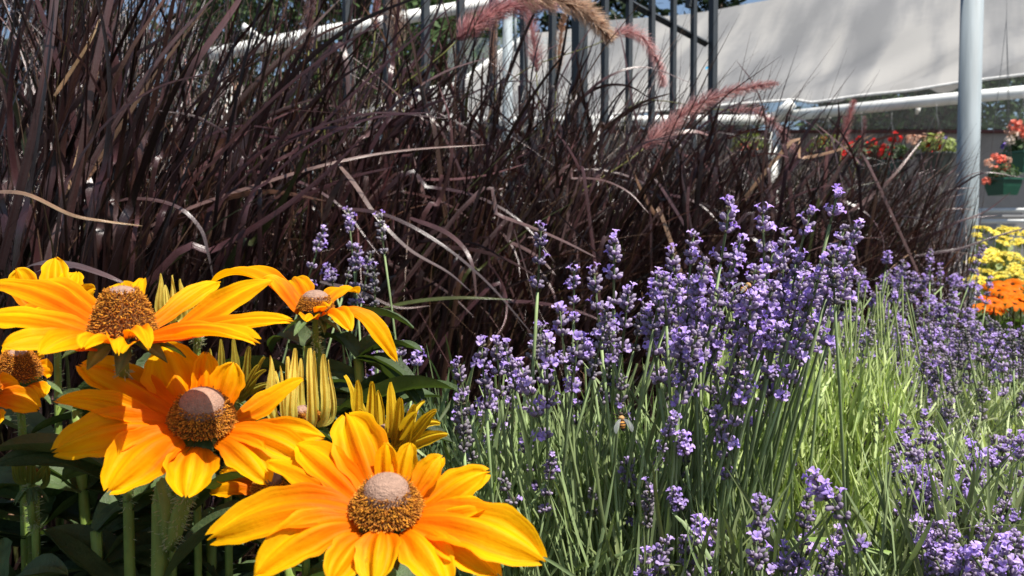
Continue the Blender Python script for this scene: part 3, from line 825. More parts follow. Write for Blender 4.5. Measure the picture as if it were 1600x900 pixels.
px_blade(1, [(200, 240, 1.1), (250, 170, 1.08), (310, 90, 1.05), (370, 5, 1.05), (390, -40, 1.05)], 0.013, mid, tipcol=(0.20, 0.11, 0.11))
px_blade(0, [(0, 420, 0.95), (40, 260, 0.92), (70, 120, 0.9), (90, -40, 0.9)], 0.010, dk, tipcol=mid, wprof=([0, 1], [1, .8]))
px_blade(0, [(100, 380, 0.95), (125, 250, 0.93), (150, 100, 0.92), (185, -50, 0.92)], 0.009, (0.09, 0.05, 0.045), wprof=([0, 1], [1, .7]))
px_blade(0, [(60, 400, 1.0), (110, 310, 0.95), (160, 170, 0.92), (215, 60, 0.9), (300, -60, 0.9)], 0.008, (0.08, 0.04, 0.03), tipcol=(0.16, 0.09, 0.06))
px_blade(0, [(85, 150, 0.95), (105, 120, 0.95), (140, 65, 0.95), (160, 20, 0.96)], 0.005, tan)
px_blade(1, [(235, 350, 1.2), (300, 260, 1.15), (380, 150, 1.12), (470, 60, 1.1), (540, -10, 1.1)], 0.008, (0.12, 0.08, 0.07), tipcol=pale)
px_blade(3, [(330, 330, 1.5), (400, 260, 1.45), (480, 215, 1.42), (520, 190, 1.4)], 0.01, mid, tipcol=tan)
px_blade(4, [(600, 480, 1.0), (655, 470, 0.98), (720, 465, 0.97), (800, 468, 0.98)], 0.010, (0.06, 0.075, 0.02), face=[0, -0.6, 1])
px_blade(4, [(500, 440, 0.9), (560, 455, 0.88), (620, 480, 0.87), (672, 478, 0.87)], 0.004, grey, tipcol=pale)
px_blade(4, [(640, 340, 1.2), (700, 365, 1.15), (735, 405, 1.12), (745, 470, 1.12)], 0.008, dk, tipcol=mid)
px_blade(6, [(860, 230, 1.9), (900, 165, 1.85), (950, 120, 1.83), (1010, 105, 1.85), (1080, 130, 1.9)], 0.008, dk)
px_blade(6, [(1010, 250, 1.95), (990, 170, 1.93), (975, 80, 1.93), (960, 20, 1.95)], 0.006, dk)
px_blade(6, [(985, 240, 1.8), (1030, 215, 1.78), (1080, 205, 1.78), (1110, 212, 1.8)], 0.014, mid, tipcol=(0.22, 0.13, 0.12))
px_blade(8, [(1330, 330, 2.0), (1370, 300, 2.0), (1400, 270, 2.0), (1440, 220, 2.05)], 0.012, mid, tipcol=pale)
px_blade(8, [(1240, 300, 2.1), (1300, 240, 2.1), (1330, 190, 2.1)], 0.010, dk)
px_blade(9, [(1440, 330, 2.4), (1500, 290, 2.35), (1540, 270, 2.3), (1600, 278, 2.3)], 0.006, dk)
px_blade(9, [(1430, 380, 2.2), (1490, 350, 2.15), (1540, 330, 2.15), (1580, 300, 2.15)], 0.006, dk)
px_blade(9, [(1430, 400, 2.0), (1500, 388, 1.98), (1560, 368, 1.98), (1620, 352, 2.0)], 0.007, dk)
for i in range(26):                                            # fine spiky tips round the last clump
    a = RNG.uniform(-0.5, 1.35); x0, y0 = RNG.uniform(1390, 1480), RNG.uniform(300, 380); l = RNG.uniform(60, 130)
    x1, y1 = x0 + l * math.sin(a), y0 - l * math.cos(a) * 0.8
    px_blade(9, [(x0, y0, 2.5), ((x0 + x1) / 2 - 6, (y0 + y1) / 2 - 10, 2.45), (x1, y1, 2.45)], 0.006, dk if i % 3 else mid)

def scatter_blades(gi, n, xr, yr, ang, lpx, dr_, wr_, seed):
    rg = np.random.default_rng(seed)
    for _ in range(n):
        x0, y0 = rg.uniform(*xr), rg.uniform(*yr); a = rg.normal(*ang); l = rg.uniform(*lpx); d = rg.uniform(*dr_)
        b = rg.normal(0, 0.35)
        q = [(x0 - math.tan(np.clip(a, -1, 1)) * 200, y0 + 420, d + 0.12), (x0, y0, d)]
        x, y, aa = x0, y0, a
        for k in range(4):
            x += math.sin(aa) * l / 4; y -= math.cos(aa) * l / 4; aa += b * 0.5 + a * 0.12
            q.append((x, y, d - 0.02 * k))
        c = PAL[rg.choice(8, p=[.2, .22, .2, .12, .14, .05, .05, .02])] * rg.uniform(.45, 1.2)
        px_blade(gi, q, rg.uniform(*wr_), c, face=[rg.normal() * .6, -1, rg.normal() * .5 + .3], tipcol=c * rg.uniform(.9, 1.8))
scatter_blades(0, 34, (-60, 190), (330, 440), (0.30, 0.22), (300, 560), (0.9, 1.1), (0.006, 0.013), 1)
scatter_blades(1, 40, (150, 440), (300, 440), (0.55, 0.30), (220, 480), (0.98, 1.25), (0.005, 0.012), 2)
scatter_blades(3, 26, (380, 620), (200, 380), (0.45, 0.5), (160, 360), (1.35, 1.6), (0.005, 0.010), 3)
scatter_blades(4, 34, (520, 780), (260, 480), (0.6, 0.7), (110, 260), (1.25, 1.5), (0.004, 0.009), 4)
scatter_blades(5, 30, (700, 950), (240, 460), (0.5, 0.8), (100, 220), (1.5, 1.8), (0.004, 0.009), 5)
scatter_blades(6, 26, (900, 1100), (230, 400), (0.4, 0.8), (90, 200), (1.7, 2.0), (0.006, 0.011), 6)
scatter_blades(7, 26, (1050, 1230), (230, 380), (0.3, 0.8), (80, 180), (1.8, 2.1), (0.006, 0.011), 7)
scatter_blades(4, 30, (540, 760), (150, 330), (0.15, 0.35), (140, 300), (1.4, 1.7), (0.005, 0.011), 9)
scatter_blades(5, 34, (720, 930), (170, 330), (0.1, 0.35), (110, 230), (1.7, 2.0), (0.005, 0.011), 10)
scatter_blades(8, 26, (1200, 1370), (240, 380), (0.3, 0.8), (80, 180), (1.9, 2.2), (0.006, 0.011), 8)

pk0, pk1 = (0.46, 0.20, 0.20), (0.78, 0.50, 0.47)
tn0, tn1 = (0.38, 0.22, 0.16), (0.76, 0.56, 0.40)
def pl(gi, d, px, Rpx, c0, c1, n=900, taper=0.55, dd=0.0):
    e, base = GR[gi]
    pts = [P(x, y, d + dd * i) for i, (x, y) in enumerate(px)]
    b = base.copy(); b += np.array([RNG.uniform(-.08, .08), RNG.uniform(-.1, .05), 0])
    plume(e, base, b, pts, Rpx / F * d, c0, c1, n, taper)
pl(4, 1.55, [(716, 62), (738, 40), (775, 18), (820, 4), (870, 2)], 21, (0.50, 0.18, 0.19), (0.80, 0.47, 0.46), 1300, 0.3)
pl(4, 1.45, [(790, -14), (850, -6), (900, 10), (930, 33), (957, 64)], 24, tn0, tn1, 1300, 0.6)  # sunlit plume, sunlight worked into its tan colours
pl(5, 2.05, [(955, 58), (975, 49), (1000, 56), (1020, 82), (1032, 112), (1036, 135)], 13, pk0, pk1, 900, 0.35)
pl(6, 1.72, [(1006, 232), (1045, 197), (1095, 162), (1155, 140), (1218, 130)], 18, pk0, pk1, 1700, 0.72)
pl(5, 2.0, [(838, 112), (836, 80), (831, 45), (822, 10), (815, -20)], 15, pk0, (0.55, 0.33, 0.32), 800)
pl(5, 2.1, [(871, 115), (874, 80), (878, 45), (884, 15)], 9, (0.36, 0.18, 0.10), (0.55, 0.34, 0.22), 500)
pl(4, 1.75, [(622, 75), (620, 40), (616, 0), (614, -30)], 17, tn0, (0.5, 0.36, 0.28), 800)
pl(3, 1.7, [(482, 78), (483, 40), (488, 0), (494, -40)], 13, (0.22, 0.10, 0.10), (0.42, 0.26, 0.25), 700)
pl(7, 2.3, [(1140, 172), (1175, 172), (1205, 190), (1232, 222), (1246, 250)], 13, pk0, pk1, 600)
pl(8, 2.4, [(1316, 232), (1322, 200), (1328, 178), (1335, 156)], 9, (0.40, 0.16, 0.15), (0.58, 0.28, 0.27), 600)
pl(5, 2.2, [(772, 120), (770, 85), (772, 50), (776, 28)], 8, (0.34, 0.18, 0.12), (0.52, 0.34, 0.26), 400)
pl(4, 1.9, [(586, 48), (588, 20), (592, -12)], 9, (0.36, 0.14, 0.14), (0.5, 0.26, 0.26), 400)
pl(8, 2.5, [(1340, 250), (1348, 215), (1352, 180)], 6, (0.26, 0.12, 0.12), (0.4, 0.24, 0.24), 300)

# ------------------------------------------------------------------ lavender
def bud(mb, p, d, L, r, col):
    d = nz(d); a = nz(np.cross(d, [0.31, 0.42, 0.85])); b = np.cross(d, a)
    k = np.arange(6) * math.pi / 3
    ring = np.cos(k)[:, None] * a + np.sin(k)[:, None] * b
    V = np.vstack([p, p + d * L * 0.3 + ring * r * 0.8, p + d * L * 0.75 + ring * r, p + d * L])
    i = np.arange(6); j = (i + 1) % 6
    T = np.vstack([np.stack([np.zeros(6, int), 1 + j, 1 + i], 1), np.stack([np.full(6, 13), 7 + i, 7 + j], 1)])
    Q = np.stack([1 + i, 1 + j, 7 + j, 7 + i], 1)
    c = np.array(col)
    C = np.vstack([c * 0.9 + np.array([0.01, 0.03, 0]), np.tile(c * 0.95, (6, 1)), np.tile(c * 1.12, (6, 1)), c * 1.2])
    mb.add(V, Q, T, C)

def corolla(mb, p, d, r, col, rng):
    d = nz(d); up = np.array([0, 0, 1.0]); a = nz(np.cross(d, up) + 1e-6); b = np.cross(a, d)
    mb_l = [(0.45, 1.1), (-0.45, 1.1), (2.2, 0.75), (3.14, 0.8), (-2.2, 0.75)]
    for ang, s in mb_l:
        u = b * math.cos(ang) + a * math.sin(ang); v = np.cross(d, u)
        l = r * s * rng.uniform(0.85, 1.15); w = r * 0.46
        V = np.array([p - d * r * 0.4, p + d * r * 0.25 + u * l * 0.35 - v * w * 0.5, p + d * r * 0.25 + u * l * 0.35 + v * w * 0.5,
                      p + d * r * 0.55 + u * l * 0.85 - v * w * 0.75, p + d * r * 0.45 + u * l * 0.85 + v * w * 0.75, p + d * r * 0.35 + u * l * 1.15])
        mb.add(V, [[1, 2, 4, 3]], [[0, 2, 1], [3, 4, 5]], np.array(col) * rng.uniform(0.85, 1.15))

CAL = np.array([0.37, 0.31, 0.42]); CAL2 = np.array([0.27, 0.25, 0.26]); COR = np.array([0.50, 0.36, 0.80]); COR2 = np.array([0.63, 0.48, 0.86])
def spike_data(seed, zs, open_frac, fade=0.0, buds=8):
    """zs: whorl heights from the base (0) upwards, in metres"""
    rng = np.random.default_rng(seed)
    mb = MB()
    zs = sorted(zs, reverse=True)
    for wi, z in enumerate(zs):
        top = wi == 0
        n = buds + rng.integers(-1, 2) if not top else 5
        size = 0.75 if top else rng.uniform(0.85, 1.1)
        off = rng.uniform(0, 6)
        for k in range(n):
            th = off + 2 * math.pi * k / n + rng.uniform(-.35, .35)
            el = rng.uniform(0.35, 1.05) if not top else rng.uniform(0.8, 1.4)
            d = np.array([math.cos(th) * math.cos(el), math.sin(th) * math.cos(el), math.sin(el)])
            p = np.array([math.cos(th) * 0.0012, math.sin(th) * 0.0012, z + rng.uniform(-.0022, .0022)])
            L = 0.0068 * size * rng.uniform(0.75, 1.15)
            c = (CAL * (1 - fade) + CAL2 * fade) * rng.uniform(0.75, 1.3)
            bud(mb, p, d, L, 0.00155 * size, c)
            if rng.uniform() < open_frac * 0.75:
                corolla(mb, p + d * L * 1.12, d + np.array([0, 0, 0.1]), 0.0034 * rng.uniform(0.7, 1.25), COR if rng.uniform() < .6 else COR2, rng)
        for k in range(3):
            th = off + k * 2.1
            d = np.array([math.cos(th), math.sin(th), 0.5])
            bud(mb, np.array([0, 0, z - 0.0015]), d, 0.0045, 0.0009, (0.18, 0.16, 0.10))
    tube(mb, [[0, 0, -0.002], [0, 0, zs[0] + 0.001]], 0.0010, 5, (0.16, 0.21, 0.10))
    me = mb.data("flower_spike", M['lavflower'])
    SPLEN[me.name] = zs[0] + 0.007
    return me
SPLEN = {}
def zs_(seed, top, sp, gaps):
    """dense whorls at the top, then looser ones below"""
    rg = np.random.default_rng(seed); z = top; out = [z]
    for k in range(sp): z -= rg.uniform(0.0065, 0.009); out.append(z)
    for g in gaps: z -= g; out.append(max(z, 0.0))
    return out
SP_FULL = [spike_data(20 + i, zs_(i, t, k, g), o) for i, (t, k, g, o) in enumerate([(0.050, 2, (.016, .018), .34), (0.058, 3, (.014, .018), .30), (0.034, 3, (), .42), (0.052, 2, (.013, .02), .22), (0.040, 2, (.02,), .40), (0.062, 3, (.018, .02), .26), (0.028, 2, (), .5), (0.045, 3, (.02,), .15)])]
SP_HEAD = [spike_data(40, [0.022, 0.008], .8), spike_data(41, [0.02, 0.013, 0.004], .6)]
SP_DULL = [spike_data(50, zs_(50, 0.04, 3, (.014,)), .03, .8), spike_data(51, zs_(51, 0.05, 3, (.015, .01)), .08, .8), spike_data(52, [0.03, 0.022, 0.008], .12, .7)]

STEMC = np.array([0.26, 0.34, 0.15])
def lav_stalk(e, org, base, top, spikes, rng, r=0.0011, col=STEMC, sc=1.0, lean=None):
    """stalk from base to a spike whose tip is at top"""
    sp = spikes[rng.integers(len(spikes))]
    sc = sc * rng.uniform(0.85, 1.15)
    d = nz((top - base) * np.array([1.3, 1.3, 1.0]) + rng.normal(size=3) * 0.05)
    if lean is not None: d = nz(np.array(lean, float))
    tip = top - d * SPLEN[sp.name] * sc
    L = np.linalg.norm(tip - base)
    m = tip - d * L * 0.42 + rng.normal(size=3) * 0.006
    t = np.linspace(0, 1, 12)[:, None]
    p = base * (1 - t) ** 2 + 2 * m * t * (1 - t) + tip * t ** 2
    d = nz(p[-1] - p[-2])
    mb = MB(); tube(mb, p, np.linspace(r * 1.3, r, 12), 5, np.array(col) * rng.uniform(0.75, 1.3))
    o = mb.obj("flower_stalk", M['lavstem'], e, org)
    q = Vector(d).to_track_quat('Z', 'Y') @ Matrix.Rotation(rng.uniform(0, 6.28), 4, 'Z').to_quaternion()
    link("flower_spike", sp, o, p[-1] - org, q, sc)
    return o

def lav_plant(px, d, label):
    b = P(px, 400, d); b[2] = 0
    return empty("lavender_plant", b, label, "lavender", "lavender plants in the bed"), b

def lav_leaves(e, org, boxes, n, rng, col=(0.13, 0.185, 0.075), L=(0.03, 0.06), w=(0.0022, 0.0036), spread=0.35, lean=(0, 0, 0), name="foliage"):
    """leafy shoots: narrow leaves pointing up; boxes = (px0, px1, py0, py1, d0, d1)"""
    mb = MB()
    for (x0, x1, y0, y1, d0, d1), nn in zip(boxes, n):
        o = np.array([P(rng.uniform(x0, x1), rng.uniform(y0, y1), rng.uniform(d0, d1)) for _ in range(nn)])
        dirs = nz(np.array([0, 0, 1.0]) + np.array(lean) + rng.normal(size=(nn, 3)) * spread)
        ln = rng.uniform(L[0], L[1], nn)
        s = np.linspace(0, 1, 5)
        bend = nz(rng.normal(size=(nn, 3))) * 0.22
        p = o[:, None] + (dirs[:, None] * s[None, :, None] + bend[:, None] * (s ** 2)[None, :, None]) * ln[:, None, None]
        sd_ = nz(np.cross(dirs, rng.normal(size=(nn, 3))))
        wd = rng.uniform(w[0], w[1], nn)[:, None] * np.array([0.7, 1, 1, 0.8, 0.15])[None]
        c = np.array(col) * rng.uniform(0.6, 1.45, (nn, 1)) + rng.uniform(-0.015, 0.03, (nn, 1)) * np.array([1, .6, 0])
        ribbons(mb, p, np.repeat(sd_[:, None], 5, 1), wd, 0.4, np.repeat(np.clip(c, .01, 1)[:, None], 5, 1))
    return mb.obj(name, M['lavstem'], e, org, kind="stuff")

def lav_shoots(e, org, boxes, n, rng, col=STEMC, base_spread=0.10, r=0.0012, name="shoots"):
    """bare green stalks of the plant, joined"""
    mb = MB()
    for (x0, x1, y0, y1, d0, d1), nn in zip(boxes, n):
        for _ in range(nn):
            t_ = P(rng.uniform(x0, x1), rng.uniform(y0, y1), rng.uniform(d0, d1))
            b_ = np.array([org[0] * 0.45 + t_[0] * 0.55, org[1] * 0.35 + t_[1] * 0.65, 0]) + np.array([rng.normal() * base_spread, rng.normal() * base_spread, 0.02])
            m_ = (b_ + t_) / 2 + np.array([(b_[0] - t_[0]) * 0.12, 0, 0.05])
            t = np.linspace(0, 1, 8)[:, None]
            p = b_ * (1 - t) ** 2 + 2 * m_ * t * (1 - t) + t_ * t ** 2
            tube(mb, p, np.linspace(r * 1.3, r * 0.8, 8), 4, np.array(col) * rng.uniform(0.65, 1.4), cap=False)
    return mb.obj(name, M['lavstem'], e, org, kind="stuff")

def in_poly(poly, rng):
    poly = np.array(poly, float)
    lo, hi = poly.min(0), poly.max(0)
    while True:
        x, y = rng.uniform(lo, hi)
        c = False
        for (x1, y1), (x2, y2) in zip(poly, np.roll(poly, -1, 0)):
            if (y1 > y) != (y2 > y) and x < (x2 - x1) * (y - y1) / (y2 - y1) + x1: c = not c
        if c: return x, y

# front centre plant
rng = np.random.default_rng(5)
e, org = lav_plant(985, 0.74, "big lavender in the middle with tall violet spikes beside the orange flowers")
named = [(845, 348, .60), (957, 365, .60), (895, 414, .70), (1088, 356, .62), (1142, 308, .60), (1195, 318, .64), (1310, 294, .58), (1268, 324, .66), (1322, 346, .56), (1225, 352, .62),
         (752, 526, .56), (714, 560, .58), (870, 474, .60), (925, 414, .60), (1020, 414, .64), (1047, 384, .68), (985, 446, .60), (1160, 366, .62), (1252, 398, .60), (1290, 420, .58),
         (775, 528, .56), (1105, 398, .58), (1185, 408, .57), (1212, 440, .56), (1060, 428, .60), (1130, 450, .56), (1010, 480, .58), (940, 478, .57), (905, 520, .56), (860, 520, .56), (800, 560, .58), (1345, 345, .60), (1330, 420, .57)]
for x, y, d in named:
    b = org + np.array([rng.normal() * 0.06 + (x - 985) / F * d * 0.25, rng.normal() * 0.05, 0.02])
    lav_stalk(e, org, b, P(x, y, d), SP_HEAD if x == 1310 else SP_FULL[:2] + SP_FULL[3:6], rng, r=0.0012, sc=0.92)
poly1 = [(840, 480), (950, 440), (1060, 400), (1140, 370), (1230, 380), (1330, 380), (1330, 450), (1270, 500), (1230, 550), (1160, 580), (1060, 590), (960, 590), (840, 600), (700, 620), (710, 580)]
for _ in range(54):
    x, y = in_poly(poly1, rng); d = rng.uniform(.54, .74)
    b = org + np.array([rng.normal() * 0.07 + (x - 985) / F * d * 0.25, rng.normal() * 0.06, 0.02])
    lav_stalk(e, org, b, P(x, y, d), SP_FULL if rng.uniform() < .7 else SP_DULL, rng, r=0.0011, sc=0.88)
for _ in range(30):
    x, y = in_poly([(1060, 430), (1150, 400), (1330, 400), (1300, 500), (1220, 580), (1080, 590)], rng); d = rng.uniform(.55, .68)
    b = org + np.array([rng.normal() * 0.06 + (x - 985) / F * d * 0.2, rng.normal() * 0.06, 0.02])
    lav_stalk(e, org, b, P(x, y, d), SP_FULL, rng, r=0.0012, sc=0.92)
poly1b = [(690, 640), (900, 620), (1150, 620), (1200, 700), (1100, 800), (900, 800), (760, 760)]
for _ in range(20):
    x, y = in_poly(poly1b, rng); d = rng.uniform(.55, .72)
    b = org + np.array([rng.normal() * 0.09 + (x - 985) / F * d * 0.3, rng.normal() * 0.06, 0.02])
    lav_stalk(e, org, b, P(x, y, d), SP_DULL + SP_FULL[5:], rng, sc=0.8)
lav_shoots(e, org, [(760, 1090, 560, 760, .6, .8), (1090, 1200, 560, 640, .6, .7)], [115, 12], rng, col=(0.30, 0.38, 0.16))
lav_leaves(e, org, [(720, 1060, 740, 1050, .6, .85), (800, 1050, 700, 900, .7, .9)], [1200, 500], rng, col=(0.26, 0.34, 0.15), L=(0.04, 0.09), spread=0.3)

# leafy bright green plant right of centre
rng = np.random.default_rng(6)
e, org = lav_plant(1270, 1.02, "bright green lavender with few flowers right of the tallest violet spikes")
lav_shoots(e, org, [(1130, 1420, 430, 700, .9, 1.15), (1160, 1400, 560, 760, .85, 1.0)], [230, 220], rng, col=(0.44, 0.52, 0.21), base_spread=0.08, r=0.0014)
lav_leaves(e, org, [(1050, 1420, 610, 900, .82, 1.1), (1040, 1420, 780, 1150, .78, 1.0)], [4200, 2000], rng, col=(0.43, 0.51, 0.21), L=(0.035, 0.075), w=(0.0018, 0.0032), spread=0.26, lean=(0.08, 0, 0))
for _ in range(60):
    x, y = in_poly([(1180, 500), (1400, 470), (1430, 700), (1340, 760), (1200, 720)], rng); d = rng.uniform(.85, 1.05)
    lav_stalk(e, org, org + np.array([rng.normal() * .09, rng.normal() * .08, .02]), P(x, y, d), SP_DULL, rng, r=0.0014, col=(0.44, 0.52, 0.21), sc=1.0)

# back right plant, dense grey violet
rng = np.random.default_rng(8)
e, org = lav_plant(1390, 1.45, "dense dusky lavender in front of the last purple grass clump")
poly2 = [(1310, 420), (1370, 400), (1450, 400), (1530, 430), (1530, 520), (1480, 600), (1400, 640), (1290, 600), (1290, 500)]
for k in range(165):
    x, y = in_poly(poly2, rng); d = 1.60 - 0.55 * (y - 390) / 230 + rng.uniform(-.1, .1)
    lav_stalk(e, org, org + np.array([rng.normal() * .14, rng.normal() * .14, .02]), P(x, y, d), SP_FULL + SP_DULL * 2, rng, sc=1.0)
for x, y, d in ((1390, 400, 1.3), (1407, 412, 1.3), (1455, 395, 1.5), (1540, 390, 1.6), (1548, 440, 1.5), (1530, 455, 1.5), (1500, 440, 1.5)):
    lav_stalk(e, org, org + np.array([rng.normal() * .1, rng.normal() * .1, .02]), P(x, y - 8, d), SP_FULL, rng, sc=1.0)
lav_leaves(e, org, [(1290, 1560, 640, 860, 1.2, 1.5)], [1500], rng, col=(0.22, 0.27, 0.14), L=(0.04, 0.1))
lav_shoots(e, org, [(1300, 1560, 520, 660, 1.15, 1.5)], [90], rng, col=(0.24, 0.30, 0.13))

# right edge plant, mostly grey green leaves
rng = np.random.default_rng(9)
e, org = lav_plant(1560, 1.12, "grey green leafy lavender at the right edge below the orange flowers")
lav_leaves(e, org, [(1400, 1720, 640, 800, 1.0, 1.3), (1400, 1720, 700, 1000, .85, 1.1)], [4200, 2200], rng, col=(0.42, 0.48, 0.25), L=(0.025, 0.055), w=(0.0018, 0.0032), spread=0.34, lean=(0.22, 0, 0))
lav_shoots(e, org, [(1400, 1680, 530, 700, 1.0, 1.3)], [130], rng, col=(0.42, 0.48, 0.23))
for _ in range(110):
    x, y = in_poly([(1380, 500), (1620, 480), (1640, 720), (1500, 700), (1400, 690)], rng); d = rng.uniform(.95, 1.35)
    lav_stalk(e, org, org + np.array([rng.normal() * .13, rng.normal() * .12, .02]), P(x, y, d), SP_DULL + SP_FULL[:3], rng, col=(0.26, .33, .15), sc=0.95)

# near right plant filling the lower right corner
rng = np.random.default_rng(10)
e, org = lav_plant(1560, 0.66, "close lavender filling the lower right corner with crowded violet heads")
poly3 = [(1390, 660), (1440, 640), (1480, 690), (1540, 700), (1610, 660), (1640, 800), (1620, 900), (1560, 920), (1470, 900), (1400, 800)]
for _ in range(92):
    x, y = in_poly(poly3, rng); k = np.clip((y - 640) / 260, 0, 1); d = 0.74 - 0.24 * k + rng.uniform(-.04, .06)
    lav_stalk(e, org, org + np.array([rng.normal() * .08, rng.normal() * .06, .02]), P(x, y - 12, d), SP_FULL + SP_HEAD + SP_DULL, rng, sc=0.85)
for x, y, d in ((1285, 760, .55), (1262, 735, .55), (1405, 690, .62), (1410, 730, .6)):
    lav_stalk(e, org, org + np.array([rng.normal() * .05 - .08, rng.normal() * .05, .02]), P(x, y, d), SP_FULL, rng, sc=1.0, lean=(-0.55, 0, 0.83))
lav_leaves(e, org, [(1380, 1700, 800, 1200, .55, .75)], [900], rng, col=(0.22, 0.28, 0.13), L=(0.04, 0.08))
lav_shoots(e, org, [(1380, 1650, 700, 900, .55, .75)], [70], rng, col=(0.24, 0.30, 0.13))

# low plant at the bottom centre
rng = np.random.default_rng(12)
e, org = lav_plant(1120, 0.60, "low shaded lavender at the bottom edge in front of the green stalks")
for _ in range(34):
    x, y = in_poly([(960, 860), (1040, 810), (1150, 790), (1230, 740), (1330, 820), (1350, 900), (1250, 930), (1000, 930)], rng); d = rng.uniform(.52, .66)
    lav_stalk(e, org, org + np.array([rng.normal() * .07, rng.normal() * .05, .02]), P(x, y - 6, d), SP_FULL, rng, sc=0.85)
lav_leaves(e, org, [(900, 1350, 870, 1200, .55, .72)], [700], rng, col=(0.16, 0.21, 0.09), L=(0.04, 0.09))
# long horizontal blade-like leaf crossing the green stalks
mb = MB(); p = catmull([P(1230, 842, .62), P(1300, 845, .61), P(1370, 862, .6), P(1475, 868, .6)], 16)
ribbons(mb, p[None], nz(np.cross(np.gradient(p, axis=0), [0, -.6, 1.0]))[None], (0.0055 * np.sin(np.linspace(.25, 3.1, 16)) + .0006)[None], 0.4, np.tile(np.array([0.20, 0.30, 0.07]), (1, 16, 1)))
mb.obj("long_leaf", M['lavstem'], e, org)

# plant behind the orange flowers; dull spikes and dark leaf colour stand for shade
rng = np.random.default_rng(13)
e, org = lav_plant(575, 0.80, "shaded lavender behind the orange flowers in front of the dark grass")
for x, y in ((512, 365), (545, 335), (560, 392), (580, 402), (592, 345), (548, 430), (582, 425), (510, 425), (600, 520), (590, 560), (625, 545), (610, 590), (640, 600), (655, 555), (570, 600), (630, 630), (650, 620)):
    d = rng.uniform(.80, .95)
    lav_stalk(e, org, org + np.array([rng.normal() * .06, rng.normal() * .05, .02]), P(x, y - 14, d), SP_FULL[5:] if rng.uniform() < .5 else SP_DULL, rng, sc=0.9)
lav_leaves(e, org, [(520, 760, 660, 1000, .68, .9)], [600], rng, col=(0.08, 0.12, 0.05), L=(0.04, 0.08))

# ------------------------------------------------------------------ bees
def bee(pos, dirv, up, label, host_seed):
    e = empty("honey_bee", pos, label, "bee")
    d = nz(dirv); u = nz(np.array(up) - d * np.dot(up, d)); s = np.cross(d, u)
    t = np.array([-7.2, -6.6, -5.6, -4.6, -3.4, -2.2, -1.4, -1.0, -0.2, 0.8, 1.7, 2.2, 2.5, 3.0, 3.7, 4.3, 4.6]) * 0.001
    r = np.array([0.1, 0.9, 1.6, 2.0, 2.15, 1.9, 1.3, 0.9, 1.8, 2.1, 1.7, 1.0, 0.9, 1.5, 1.55, 1.0, 0.2]) * 0.001
    n = 60
    tt = np.linspace(t[0], t[-1], n); rr = np.interp(tt, t, r)
    path = d * tt[:, None] - u * (np.clip(-tt - 0.002, 0, 1) ** 2 * 40)[:, None]
    C = []
    for x in tt:
        if x < -0.0010:
            C.append((0.05, 0.025, 0.012) if (x * 1000 % 1.5) < 0.6 or x < -0.0062 else (0.50, 0.22, 0.04))
        elif x < 0.0023: C.append((0.42, 0.24, 0.09))
        else: C.append((0.05, 0.035, 0.025))
    mb = MB(); tube(mb, path, rr, 14, np.array(C)); mb.obj("body", M['bee'], e)
    for sg in (-1, 1):
        mb = MB()
        p = np.array([u * 0.0018 + s * sg * 0.001, u * 0.003 + s * sg * 0.003 - d * 0.002, u * 0.0032 + s * sg * 0.0048 - d * 0.0055, u * 0.0028 + s * sg * 0.0052 - d * 0.0085])
        pp = catmull(p, 8)
        ribbons(mb, pp[None], nz(np.cross(np.gradient(pp, axis=0), u))[None], np.array([[.0006, .0016, .0024, .003, .0032, .003, .0022, .0006]]), 0.05, np.tile(np.array([0.4, 0.38, 0.34]), (1, 8, 1)))
        mb.obj("wing", M['film'], e)
        for k, q in enumerate((0.0018, 0.0006, -0.0006)):
            mb = MB(); tube(mb, [d * q - u * 0.0012 + s * sg * 0.001, d * (q + (k - 1) * -0.0015) - u * 0.001 + s * sg * 0.0036, d * (q + (k - 1) * -0.003) - u * 0.0038 + s * sg * 0.0045], [0.0004, 0.0004, 0.0002], 5, (0.04, 0.025, 0.015)); mb.obj("leg", M['bee'], e)
        mb = MB(); tube(mb, [d * 0.0042 + s * sg * 0.0006 + u * .0006, d * 0.0058 + s * sg * 0.0015 + u * .001, d * 0.0068 + s * sg * 0.0016 - u * .0004], 0.0002, 4, (0.03, 0.02, 0.015)); mb.obj("antenna", M['bee'], e)
bee(P(1168, 447, .535), [0.75, 0.15, 0.62], [-0.55, -0.35, 0.7], "honey bee with orange banded abdomen on the violet spikes right of centre", 0)
bee(P(971, 655, .525), [-0.1, 0.2, 0.95], [0.1, -0.95, 0.2], "honey bee clinging low on lavender near the bottom centre", 1)

# ------------------------------------------------------------------ black-eyed susans
YEL = np.array([0.90, 0.475, 0.002]); ORA = np.array([0.80, 0.185, 0.001]); TIPC = np.array([0.82, 0.40, 0.03]); GYEL = np.array([0.56, 0.48, 0.05])

